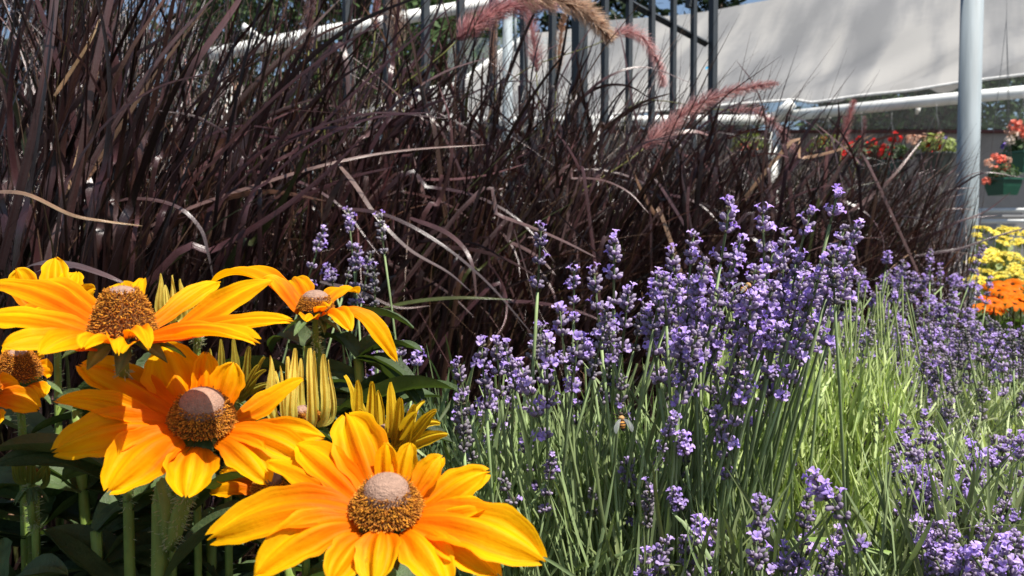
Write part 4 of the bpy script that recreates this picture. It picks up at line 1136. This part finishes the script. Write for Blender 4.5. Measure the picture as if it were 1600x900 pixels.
def sheet(p0, p1, p2, p3, N, W, view, rng, nu=20, nv=11, kind="petal", twist=0.0, fold=0.0, curl=0.0, cols=(ORA, YEL), ridge=1.0, notch=None):
    t = np.linspace(0, 1, nu)[:, None]
    p = p0 * (1 - t) ** 3 + 3 * p1 * t * (1 - t) ** 2 + 3 * p2 * t ** 2 * (1 - t) + p3 * t ** 3
    T = nz(np.gradient(p, axis=0))
    side = nz(np.cross(T, N))
    nn = np.cross(side, T)
    tw = twist * t
    side, nn = side * np.cos(tw) + nn * np.sin(tw), nn * np.cos(tw) - side * np.sin(tw)
    v = np.linspace(-1, 1, nv)[None, :]
    s = t
    if kind == "petal":
        prof = (0.46 + 0.54 * np.sin(np.clip(s / 0.55, 0, 1) * np.pi / 2) ** 1.1) * np.where(s > 0.50, np.clip(1 - ((s - 0.50) / 0.515) ** 2.1, 0.015, 1) ** 0.72, 1)
    elif kind == "narrow":
        prof = (0.5 + 0.5 * np.sin(np.clip(s / 0.5, 0, 1) * np.pi / 2)) * np.clip(1.02 - s, 0, 1) ** 0.45
    else:
        prof = np.sin(np.clip(s * 0.94 + 0.05, 0, 1) ** 0.75 * np.pi) ** 0.8
    half = W * 0.5 * prof
    L = np.linalg.norm(p3 - p0)
    ph = rng.uniform(0, 6, 4)
    edge = 1 + 0.06 * np.sin(s * 13 + ph[0]) * np.abs(v) + 0.04 * np.sin(s * 29 + ph[1]) * np.abs(v) ** 2
    off = half * (-0.23 * ridge * np.cos(v * np.pi * 2.05 + np.pi) * np.clip(s * 3, 0, 1) - curl * v ** 2 + fold * np.abs(v)) \
        + 0.03 * L * rng.uniform(0.3, 1) * np.sin(s * 7 + ph[2] + v * 1.2) * np.abs(v) ** 2 * np.clip(s * 2, 0, 1) \
        + W * 0.02 * np.sin(v * 9 + ph[3]) * np.clip(s * 2, 0, 1)
    V = p[:, None, :] + side[:, None, :] * (half * v * edge)[..., None] + nn[:, None, :] * off[..., None]
    if kind == "petal":                                       # toothed tip
        if notch is None: notch = rng.uniform(0.03, 0.08)
        tooth = notch * L * (np.cos(v * np.pi * 2.0 * rng.uniform(.8, 1.2) + rng.uniform(-.6, .6)) * 0.5 - 0.5) * np.clip((s - 0.8) / 0.2, 0, 1)
        V = V + T[:, None, :] * tooth[..., None]
    streak = 0.5 + 0.5 * np.cos(v * np.pi * 4.2 + ph[0])
    if kind in ("petal", "narrow"):
        k = np.clip(1.42 * s - 0.05 - 0.24 * streak + rng.uniform(-0.12, 0.12), 0, 1)[..., None]
        k = k * k * (3 - 2 * k)
        C = cols[0] * (1 - k) + cols[1] * k
        C = C * (1 - 0.10 * streak * np.clip(1 - s, 0, 1))[..., None]
    else:
        vein = np.exp(-(v * 7) ** 2) + 0.4 * (np.sin(s * 30 - np.abs(v) * 6) > 0.85)
        C = cols[0] * (1 + 0.35 * vein)[..., None] * np.ones((nu, nv, 1))
    return V.reshape(-1, 3), grid_quads(nu, nv), C.reshape(-1, 3)

def floret_cone(e, org, c, n, R, H, cap, rng, part="cone"):
    n = nz(n); a = nz(np.cross(n, [0.3, 0.9, 0.2])); b = np.cross(n, a)
    rings = 26; sides = 30
    u = np.linspace(0, 1, rings)
    def dome(uu):
        if cap > 0.45:  # round button above a sloping ring of florets
            z = np.where(uu < cap, 0.42 * H + 0.58 * H * np.sqrt(np.clip(1 - (uu / cap) ** 2.3, 0, 1)), 0.42 * H * (1 - ((uu - cap) / (1 - cap)) ** 1.4 * np.sign(np.maximum(uu - cap, 0))))
            z = np.where(uu < cap, z, 0.42 * H * (1 - np.clip((uu - cap) / (1 - cap), 0, 1) ** 1.4))
        else:
            z = H * (1 - uu ** 2.6)
        return R * uu, z
    rr, zz = dome(u)
    th = np.arange(sides) * 2 * np.pi / sides
    V = c + n * zz[:, None, None] + (np.cos(th)[None, :, None] * a + np.sin(th)[None, :, None] * b) * np.maximum(rr, 1e-5)[:, None, None]
    capc, dark = np.array([0.32, 0.20, 0.145]), np.array([0.14, 0.055, 0.015])
    k = np.clip((u - cap) * 9 + .5, 0, 1)[:, None, None]
    C = capc * (1 - k) + dark * k + np.zeros((rings, sides, 3))
    mb = MB(); mb.add(V.reshape(-1, 3), grid_quads(rings, sides, True)[:, ::-1], None, C.reshape(-1, 3))
    cone = mb.obj(part, M['floret'], e, org)
    N = 1600
    i = np.arange(N) + 0.5
    uu = np.where(cap > 0.45, cap * 0.93 + (1.05 - cap * 0.93) * (i / N) ** 0.8, cap * 0.6 + (1.06 - cap * 0.6) * (i / N) ** 0.75)
    r_, z_ = dome(np.minimum(uu, 1)); z_ = z_ - np.clip(uu - 1, 0, 1) * 0.02
    t = i * 2.399963
    rad = np.cos(t)[:, None] * a + np.sin(t)[:, None] * b
    pos = c + rad * r_[:, None] + n * z_[:, None]
    nor = nz(rad * (np.sin(np.minimum(uu, 1) * np.pi / 2) ** 1.2)[:, None] + n * (np.cos(np.minimum(uu, 1) * np.pi / 2) * 0.9 + 0.12)[:, None])
    iscap = uu < (cap - 0.2 if cap > 0.45 else cap) + rng.normal(size=N) * 0.03
    ln = np.where(iscap, 0.00042, rng.uniform(0.0014, 0.0030, N)) * (R / 0.015)
    w = np.where(iscap, 0.0006, 0.00030) * (R / 0.015)
    s1 = nz(np.cross(nor, rng.normal(size=(N, 3)))); s2 = np.cross(nor, s1)
    jit = nz(nor + rng.normal(size=(N, 3)) * np.where(iscap, 0.35, 0.38)[:, None])
    q = pos - nor * 0.0003
    Vf = np.stack([q + s1 * w[:, None], q + s2 * w[:, None], q - s1 * w[:, None], q - s2 * w[:, None],
                   q + jit * ln[:, None] + s1 * w[:, None] * .8, q + jit * ln[:, None] + s2 * w[:, None] * .8, q + jit * ln[:, None] - s1 * w[:, None] * .8, q + jit * ln[:, None] - s2 * w[:, None] * .8], 1)
    off = (np.arange(N) * 8)[:, None, None]
    Q = np.array([[0, 1, 5, 4], [1, 2, 6, 5], [2, 3, 7, 6], [3, 0, 4, 7], [4, 5, 6, 7]])[None] + off
    g = rng.uniform(0.75, 1.3, (N, 1))
    c0 = np.where(iscap[:, None], np.array([0.30, 0.185, 0.150]), np.array([0.20, 0.075, 0.014])) * g
    c1 = np.where(iscap[:, None], np.array([0.33, 0.205, 0.165]), np.where((rng.uniform(size=N) < 0.5)[:, None], np.array([0.70, 0.30, 0.03]), np.array([0.42, 0.15, 0.02]))) * g
    Cf = np.concatenate([np.repeat(c0[:, None], 4, 1), np.repeat(c1[:, None], 4, 1)], 1)
    mb = MB(); mb.add(Vf.reshape(-1, 3), Q.reshape(-1, 4), None, Cf.reshape(-1, 3))
    o = link("florets", mb.data("florets", M['floret'], org, False), cone, kind="stuff")
    return cone

def hairy_stem(e, org, pts, r, rng, hairs=260, zlo=0.3):
    p = catmull(pts, 26)
    mb = MB(); tube(mb, p, np.linspace(r, r * 1.25, 26), 14, np.array([0.20, 0.29, 0.06]), ridge=0.12)
    st = mb.obj("stem", M['stem'], e, org)
    if hairs:
        T, S, B = frames(p)
        k = rng.integers(0, 25, hairs); k = k[p[k][:, 2] > zlo]; n = len(k)
        if n:
            f = rng.uniform(0, 1, n)[:, None]; th = rng.uniform(0, 6.28, n)[:, None]
            q = p[k] * (1 - f) + p[k + 1] * f
            d = np.cos(th) * S[k] + np.sin(th) * B[k]
            q0 = q + d * r * 0.95; dd = nz(d + T[k] * rng.normal(size=(n, 1)) * 0.35)
            l = rng.uniform(0.0016, 0.0036, n)[:, None]
            hp = np.stack([q0, q0 + dd * l * .5, q0 + dd * l], 1)
            mb = MB(); ribbons(mb, hp, np.repeat(nz(np.cross(dd, [0.2, 1.0, 0.1]))[:, None], 3, 1), np.tile([.0005, .0004, .00015], (n, 1)), 0.3, np.tile(np.array([0.42, 0.46, 0.26]), (n, 3, 1)))
            link("hairs", mb.data("hairs", M['hair'], org), st, kind="stuff")
    return p

def leaf(e, org, base, tip, W, rng, up=(0, 0, 1), droop=0.25, col=(0.055, 0.085, 0.030), name="leaf", nu=12, nv=7):
    base, tip = np.asarray(base, float), np.asarray(tip, float)
    L = np.linalg.norm(tip - base); N = nz(np.array(up, float) + rng.normal(size=3) * 0.15)
    p1 = base + (tip - base) * 0.35 + N * L * droop; p2 = base + (tip - base) * 0.75 + N * L * droop * 0.8
    V, Q, C = sheet(base, p1, p2, tip, N, W, None, rng, nu, nv, "leaf", twist=rng.normal() * 0.4, fold=0.22, curl=0.05, cols=(np.array(col) * rng.uniform(.75, 1.3), None))
    mb = MB(); mb.add(V, Q, None, C); return mb.obj(name, M['leaf'], e, org)

def flower(label, cx, cy, d, tilt, Rpx, H, cap, tips, stem_px=None, rng_seed=0, yaw=0.0, cols=(ORA, YEL), k_view=0.45, kind="petal", stem_r=0.0016, leaves=9, cone=True, gz=None, group="orange and yellow black-eyed susans in the left corner", base_r=None, hairs=260, curl=0.12, bracts=8, ridge=1.0):
    """tips: (px, py, width_px, arch, height_or_depth) ; tilt = angle between flower axis and the line to the camera"""
    rng = np.random.default_rng(1000 + rng_seed)
    c = P(cx, cy, d)
    v = nz(CAM - c)
    upv = nz(np.array([0, 0, 1.0]) - v * v[2])
    rt = np.cross(upv, v)
    n = nz(v * math.cos(tilt) + upv * math.sin(tilt) + rt * yaw)
    gp = c.copy(); gp[2] = 0
    if stem_px: 
        q = P(*stem_px[-1]); gp = q + (q - P(*stem_px[-2])) * 0.5; gp[2] = 0
    e = empty("black_eyed_susan", gp, label, "flower", group)
    R = Rpx / F * d
    if cone:
        floret_cone(e, gp, c, n, R, H, cap, rng)
    bR = R * 0.9 if base_r is None else base_r / F * d
    for i, tp in enumerate(tips):
        px, py, wpx, arch = tp[:4]
        mode = tp[4] if len(tp) > 4 else -0.006
        ray = P(px, py, 1.0) - CAM
        if isinstance(mode, tuple):
            tip = P(px, py, d + mode[0])
        else:
            tt = np.dot(c + n * mode - CAM, n) / np.dot(ray, n)
            tt = np.clip(tt, d - 0.075, d + 0.075)
            tip = CAM + ray * tt
        o = tip - c; o = nz(o - n * np.dot(o, n))
        base = c + o * bR - n * 0.002 * (1 + (i % 3))
        L = np.linalg.norm(tip - base)
        W = wpx / F * d * 1.12
        p1 = base + o * L * 0.33 + n * L * arch
        p2 = tip + (base - tip) * 0.33 + n * L * arch * 1.15
        vv = nz(CAM - (base + tip) / 2)
        Nv = nz(n * (1 - k_view) + vv * k_view)
        V, Q, C = sheet(base, p1, p2, tip, Nv, W, None, rng, 24, 13, kind, twist=rng.normal() * (0.6 if kind == 'narrow' else 0.18), curl=curl * rng.uniform(.4, 1.6), cols=cols, ridge=ridge)
        ss, vv2 = np.meshgrid(np.linspace(0, 1, 24), np.linspace(-1, 1, 13), indexing='ij')
        ST = np.stack([ss.ravel(), vv2.ravel(), np.full(ss.size, rng.uniform(0, 9))], 1)
        link("petal", mesh_data("petal", V - gp, Q, None, C, M['petal'], True, ST), e)
    # green bracts under the head
    a = nz(np.cross(n, [0.3, 0.9, 0.2])); b = np.cross(n, a)
    for k in range(bracts):
        t = k * 2 * math.pi / max(bracts, 1) + rng.uniform(-.2, .2); o = a * math.cos(t) + b * math.sin(t)
        leaf(e, gp, c - n * 0.006 + o * R * 0.35, c - n * 0.014 + o * R * rng.uniform(1.5, 2.0), R * 0.62, rng, up=n, droop=0.15, col=(0.075, 0.115, 0.04), name="bract", nu=7, nv=5)
    pts = [c - n * 0.004, c - n * 0.02]
    if stem_px: pts += [P(*q) for q in stem_px]
    else: pts += [c - n * 0.03 + np.array([0, 0.01, -0.05])]
    pts.append(gp)
    p = hairy_stem(e, gp, pts, stem_r, rng, hairs)
    low = [i for i in range(26) if p[i][2] < c[2] - 0.065]
    for k in range(leaves):
        o = p[low[int(rng.uniform(0, 0.8) * len(low))]]; az = rng.uniform(0, 6.28); l = rng.uniform(0.05, 0.085)
        tip = o + np.array([math.cos(az) * l, abs(math.sin(az)) * l * 0.8 - 0.025, rng.uniform(-0.02, 0.035)])
        tip[2] = min(tip[2], c[2] - 0.05)
        leaf(e, gp, o, tip, l * rng.uniform(0.32, 0.45), rng, droop=rng.uniform(0.1, 0.35))
    return e, c, n

R60 = math.radians
# front flower, bottom centre
flower("largest orange and yellow flower, front and lowest, beside the lavender", 604, 792, 0.325, R60(55), 53, 0.0135, 0.70, [
    (540, 646, 84, .10, .012), (462, 694, 62, .10, .004), (418, 722, 58, .10, .0), (323, 845, 78, .14, -.012), (396, 902, 72, .16, -.014), (515, 912, 55, .14, -.01),
    (583, 915, 62, .12, -.01), (698, 922, 70, .14, -.012), (782, 905, 60, .14, -.012), (853, 878, 84, .12, -.006), (764, 792, 42, .10, .004),
    (766, 738, 58, .12, .006), (692, 712, 42, .14, .01), (642, 692, 40, .14, .012), (603, 690, 36, .08, .014)],
    stem_px=[(610, 860, 0.345), (612, 960, 0.35)], rng_seed=1, k_view=.42)
# second flower
flower("orange yellow flower with smooth brown cone, second largest, on a thick hairy stem", 316, 655, 0.365, R60(55), 47, 0.0145, 0.76, [
    (122, 570, 62, .10, .006), (252, 540, 84, .10, .016), (322, 549, 42, .06, .016), (366, 566, 50, .08, .014), (474, 592, 44, .06, .012), (508, 684, 42, .10, .0),
    (496, 728, 46, .12, -.006), (420, 756, 54, .14, -.010), (290, 778, 68, .12, -.010), (166, 770, 78, .12, -.012), (82, 709, 74, .14, -.008), (84, 627, 40, .14, .004)],
    stem_px=[(292, 770, 0.385), (268, 850, 0.39), (250, 920, 0.395)], rng_seed=2, k_view=.42, stem_r=0.0030, hairs=800, leaves=3)
# upper left flower, edge on
flower("shaggy orange flower with tall golden brown cone, seen from the side at the left edge", 192, 512, 0.365, R60(76), 46, 0.0185, 0.42, [
    (-28, 446, 50, .10, (.035,)), (50, 442, 48, .12, (.05,)), (4, 543, 52, .12, (-.035,)), (60, 556, 44, .12, (-.045,)), (-30, 500, 55, .1, (0.0,)), (186, 556, 38, .16, (-.055,)),
    (408, 538, 46, .12, (-.035,)), (460, 503, 46, .08, (-.01,)), (430, 438, 48, .08, (.02,)), (345, 441, 40, .10, (.045,)), (190, 442, 50, .10, (.05,)), (224, 436, 22, .2, (.045,)), (232, 548, 30, .25, (-.04,)), (130, 545, 40, .14, (-.05,))],
    stem_px=[(198, 620, 0.41), (200, 780, 0.415), (203, 930, 0.42)], rng_seed=3, k_view=.35, stem_r=0.0020, hairs=420)
# flower behind, drooping to the right
flower("orange flower with arched drooping petals behind, in front of the shaded lavender", 493, 478, 0.47, R60(80), 26, 0.009, 0.8, [
    (327, 446, 46, .28, (.03,)), (410, 436, 36, .34, (.0,)), (476, 502, 26, .12, (-.045,)), (512, 480, 26, .18, (-.03,)), (548, 518, 34, .28, (-.02,)), (622, 566, 36, .26, (.005,)), (560, 460, 34, .2, (.05,)), (455, 440, 34, .2, (.05,))],
    stem_px=[(500, 560, 0.485), (505, 700, 0.49), (507, 900, 0.49)], rng_seed=4, k_view=.2, leaves=12)
# left edge flowers
flower("small orange flower half hidden at the left edge beside the dark stem", 28, 580, 0.43, R60(62), 32, 0.012, 0.4, [
    (82, 582, 30, .12), (66, 622, 36, .14), (30, 640, 34, .12), (-30, 610, 36, .1), (-40, 570, 36, .1), (20, 540, 34, .08), (60, 552, 30, .08)],
    stem_px=[(35, 680, 0.445), (40, 900, 0.45)], rng_seed=5)
flower("orange petals cut off by the left edge, lowest flower there", -42, 612, 0.38, R60(60), 36, 0.012, 0.4, [
    (62, 640, 44, .14), (30, 600, 40, .10), (-10, 668, 44, .1), (-100, 660, 40, .1), (-110, 600, 40, .1), (-40, 545, 40, .1)],
    stem_px=[(-35, 720, 0.40), (-30, 920, 0.40)], rng_seed=6)
flower("shaded dark orange flower behind the shaggy one at the left edge", 85, 470, 0.47, R60(78), 28, 0.010, 0.5, [
    (86, 402, 40, .06, (.03,)), (150, 452, 40, .14, (.0,)), (24, 420, 40, .16, (.0,)), (120, 425, 36, .1, (.035,)), (50, 490, 36, .1, (-.04,)), (120, 492, 36, .1, (-.04,))],
    stem_px=[(90, 560, 0.485), (95, 900, 0.49)], rng_seed=7)
flower("orange flower mostly hidden under the front and second flowers", 425, 762, 0.43, R60(58), 30, 0.010, 0.5, [
    (328, 768, 42, .16), (405, 712, 44, .1), (470, 720, 40, .1), (500, 790, 40, .1), (400, 830, 40, .1), (345, 735, 36, .1)],
    stem_px=[(430, 850, 0.445), (432, 930, 0.45)], rng_seed=8)
# half open heads
GY = (np.array([0.58, 0.53, 0.11]), np.array([0.86, 0.72, 0.15])); OY = (np.array([0.50, 0.34, 0.02]), np.array([0.66, 0.46, 0.02]))  # OY is petal yellow darkened to carry shade in the colour
def bud_head(label, cx, cy, d, tips, base_r, cols, stem_px, seed, wmul=1.0, leaves=6):
    flower(label, cx, cy, d, R60(78), base_r, 0.006, 0.5, [(x, y, w * wmul, a, (dz,)) for x, y, w, a, dz in tips], stem_px=stem_px, rng_seed=seed, cols=cols, kind="narrow", k_view=0.75, base_r=base_r, leaves=leaves, curl=0.35, bracts=9, ridge=1.6)
bud_head("half open head with upright pale yellow green petals between the flowers", 474, 652, 0.415, [(423, 556, 20, .05, -.01), (438, 572, 10, .05, -.02), (449, 557, 14, .04, .01), (461, 544, 20, .03, -.012), (484, 544, 18, .03, -.014), (491, 548, 10, .02, .012), (506, 553, 18, .04, -.01), (513, 562, 10, .04, .0), (470, 560, 14, .02, .016), (430, 580, 12, .06, .012)], 30, GY, [(476, 740, .43), (478, 900, .43)], 11)
bud_head("opening head with narrow twisted shade-dulled yellow petals beside the lavender", 604, 680, 0.44, [(540, 586, 26, .1, .02), (558, 594, 22, .08, -.01), (581, 596, 24, .06, -.015), (611, 597, 26, .05, -.01), (626, 622, 24, .05, -.02), (648, 632, 22, .06, -.02), (651, 645, 24, .08, -.03), (682, 642, 24, .1, -.02), (699, 679, 26, .1, -.015), (688, 662, 20, .22, .01), (664, 628, 24, .18, .025), (590, 610, 22, .1, .02), (560, 640, 22, .1, -.02)], 26, OY, [(600, 760, .455), (598, 900, .455)], 12)
bud_head("small yellow green bud standing behind the shaggy flower", 266, 488, 0.43, [(251, 427, 15, .02, -.01), (269, 430, 15, .02, -.01), (282, 436, 18, .06, 0), (258, 445, 12, .02, .01), (290, 462, 12, .1, .01)], 12, GY, [(268, 560, .44), (270, 900, .445)], 13)
bud_head("tiny yellow tipped bud between the shaggy flower and the arched one", 308, 474, 0.44, [(312, 443, 10, .04, -.01), (318, 448, 9, .04, 0), (304, 449, 9, .04, 0)], 7, GY, [(308, 560, .45), (310, 900, .45)], 14, leaves=3)
bud_head("shaded olive yellow bud above the second flower", 352, 606, 0.44, [(365, 526, 18, .05, -.01), (390, 541, 18, .05, -.01), (414, 558, 14, .06, -.015), (416, 578, 14, .08, -.02), (404, 570, 12, .05, -.02), (345, 530, 16, .05, .01), (328, 545, 16, .06, .01), (425, 600, 14, .1, -.01)], 22, (np.array([0.22, 0.22, 0.04]), np.array([0.40, 0.34, 0.05])), [(356, 700, .455), (358, 900, .455)], 15)  # petal yellow darkened to olive, the bud's shade put into its colour
bud_head("green nodding bud among the dark leaves in the lower left", 48, 742, 0.42, [(30, 700, 16, .05, -.01), (48, 696, 16, .05, -.012), (66, 704, 14, .06, 0), (72, 730, 14, .1, -.01), (20, 718, 12, .08, 0)], 14, (np.array([0.14, 0.18, 0.04]), np.array([0.30, 0.32, 0.07])), [(54, 830, .43), (58, 920, .43)], 16)

# leafy filler shoots of the same plants, each a plant of its own
rng = np.random.default_rng(77)
for i, (px, py, d, lab) in enumerate([
    (120, 640, .46, "leafy shoot of dark hairy leaves behind the second flower's left petals"),
    (40, 780, .45, "leafy shoot of dark leaves in the lower left corner"),
    (150, 830, .43, "leafy shoot with pale sunlit leaf tips below the second flower"),
    (330, 840, .46, "leafy shoot right of the thick hairy stem at the bottom edge"),
    (480, 540, .50, "leafy shoot under the arched orange flower"),
    (560, 560, .50, "leafy shoot with broad dark leaves beside the shaded lavender"),
    (420, 640, .50, "leafy shoot behind the pale half open head"),
    (230, 600, .48, "leafy shoot behind the second flower's upper petals"),
    (450, 860, .42, "leafy shoot beneath the front flower")]):
    top = P(px, py, d); g0 = top.copy(); g0[2] = 0; g0[0] += rng.normal() * 0.02
    e = empty("leafy_shoot", g0, lab, "leafy shoot", "leafy shoots of the black-eyed susans")
    p = hairy_stem(e, g0, [top, (top + g0) / 2 + np.array([0.01, 0, 0.05]), g0], 0.0026, rng, 120)
    for k in range(44):
        ii = min(25, int(abs(rng.normal(0, 9)))); o = p[ii]; az = rng.uniform(0, 6.28); l = rng.uniform(0.035, 0.075)
        tip = o + np.array([math.cos(az) * l, abs(math.sin(az)) * l * 0.8 - 0.02, rng.uniform(-0.035, 0.02)])
        leaf(e, g0, o, tip, l * rng.uniform(0.30, 0.42), rng, droop=rng.uniform(0.1, 0.4), col=(0.055, 0.085, 0.032))
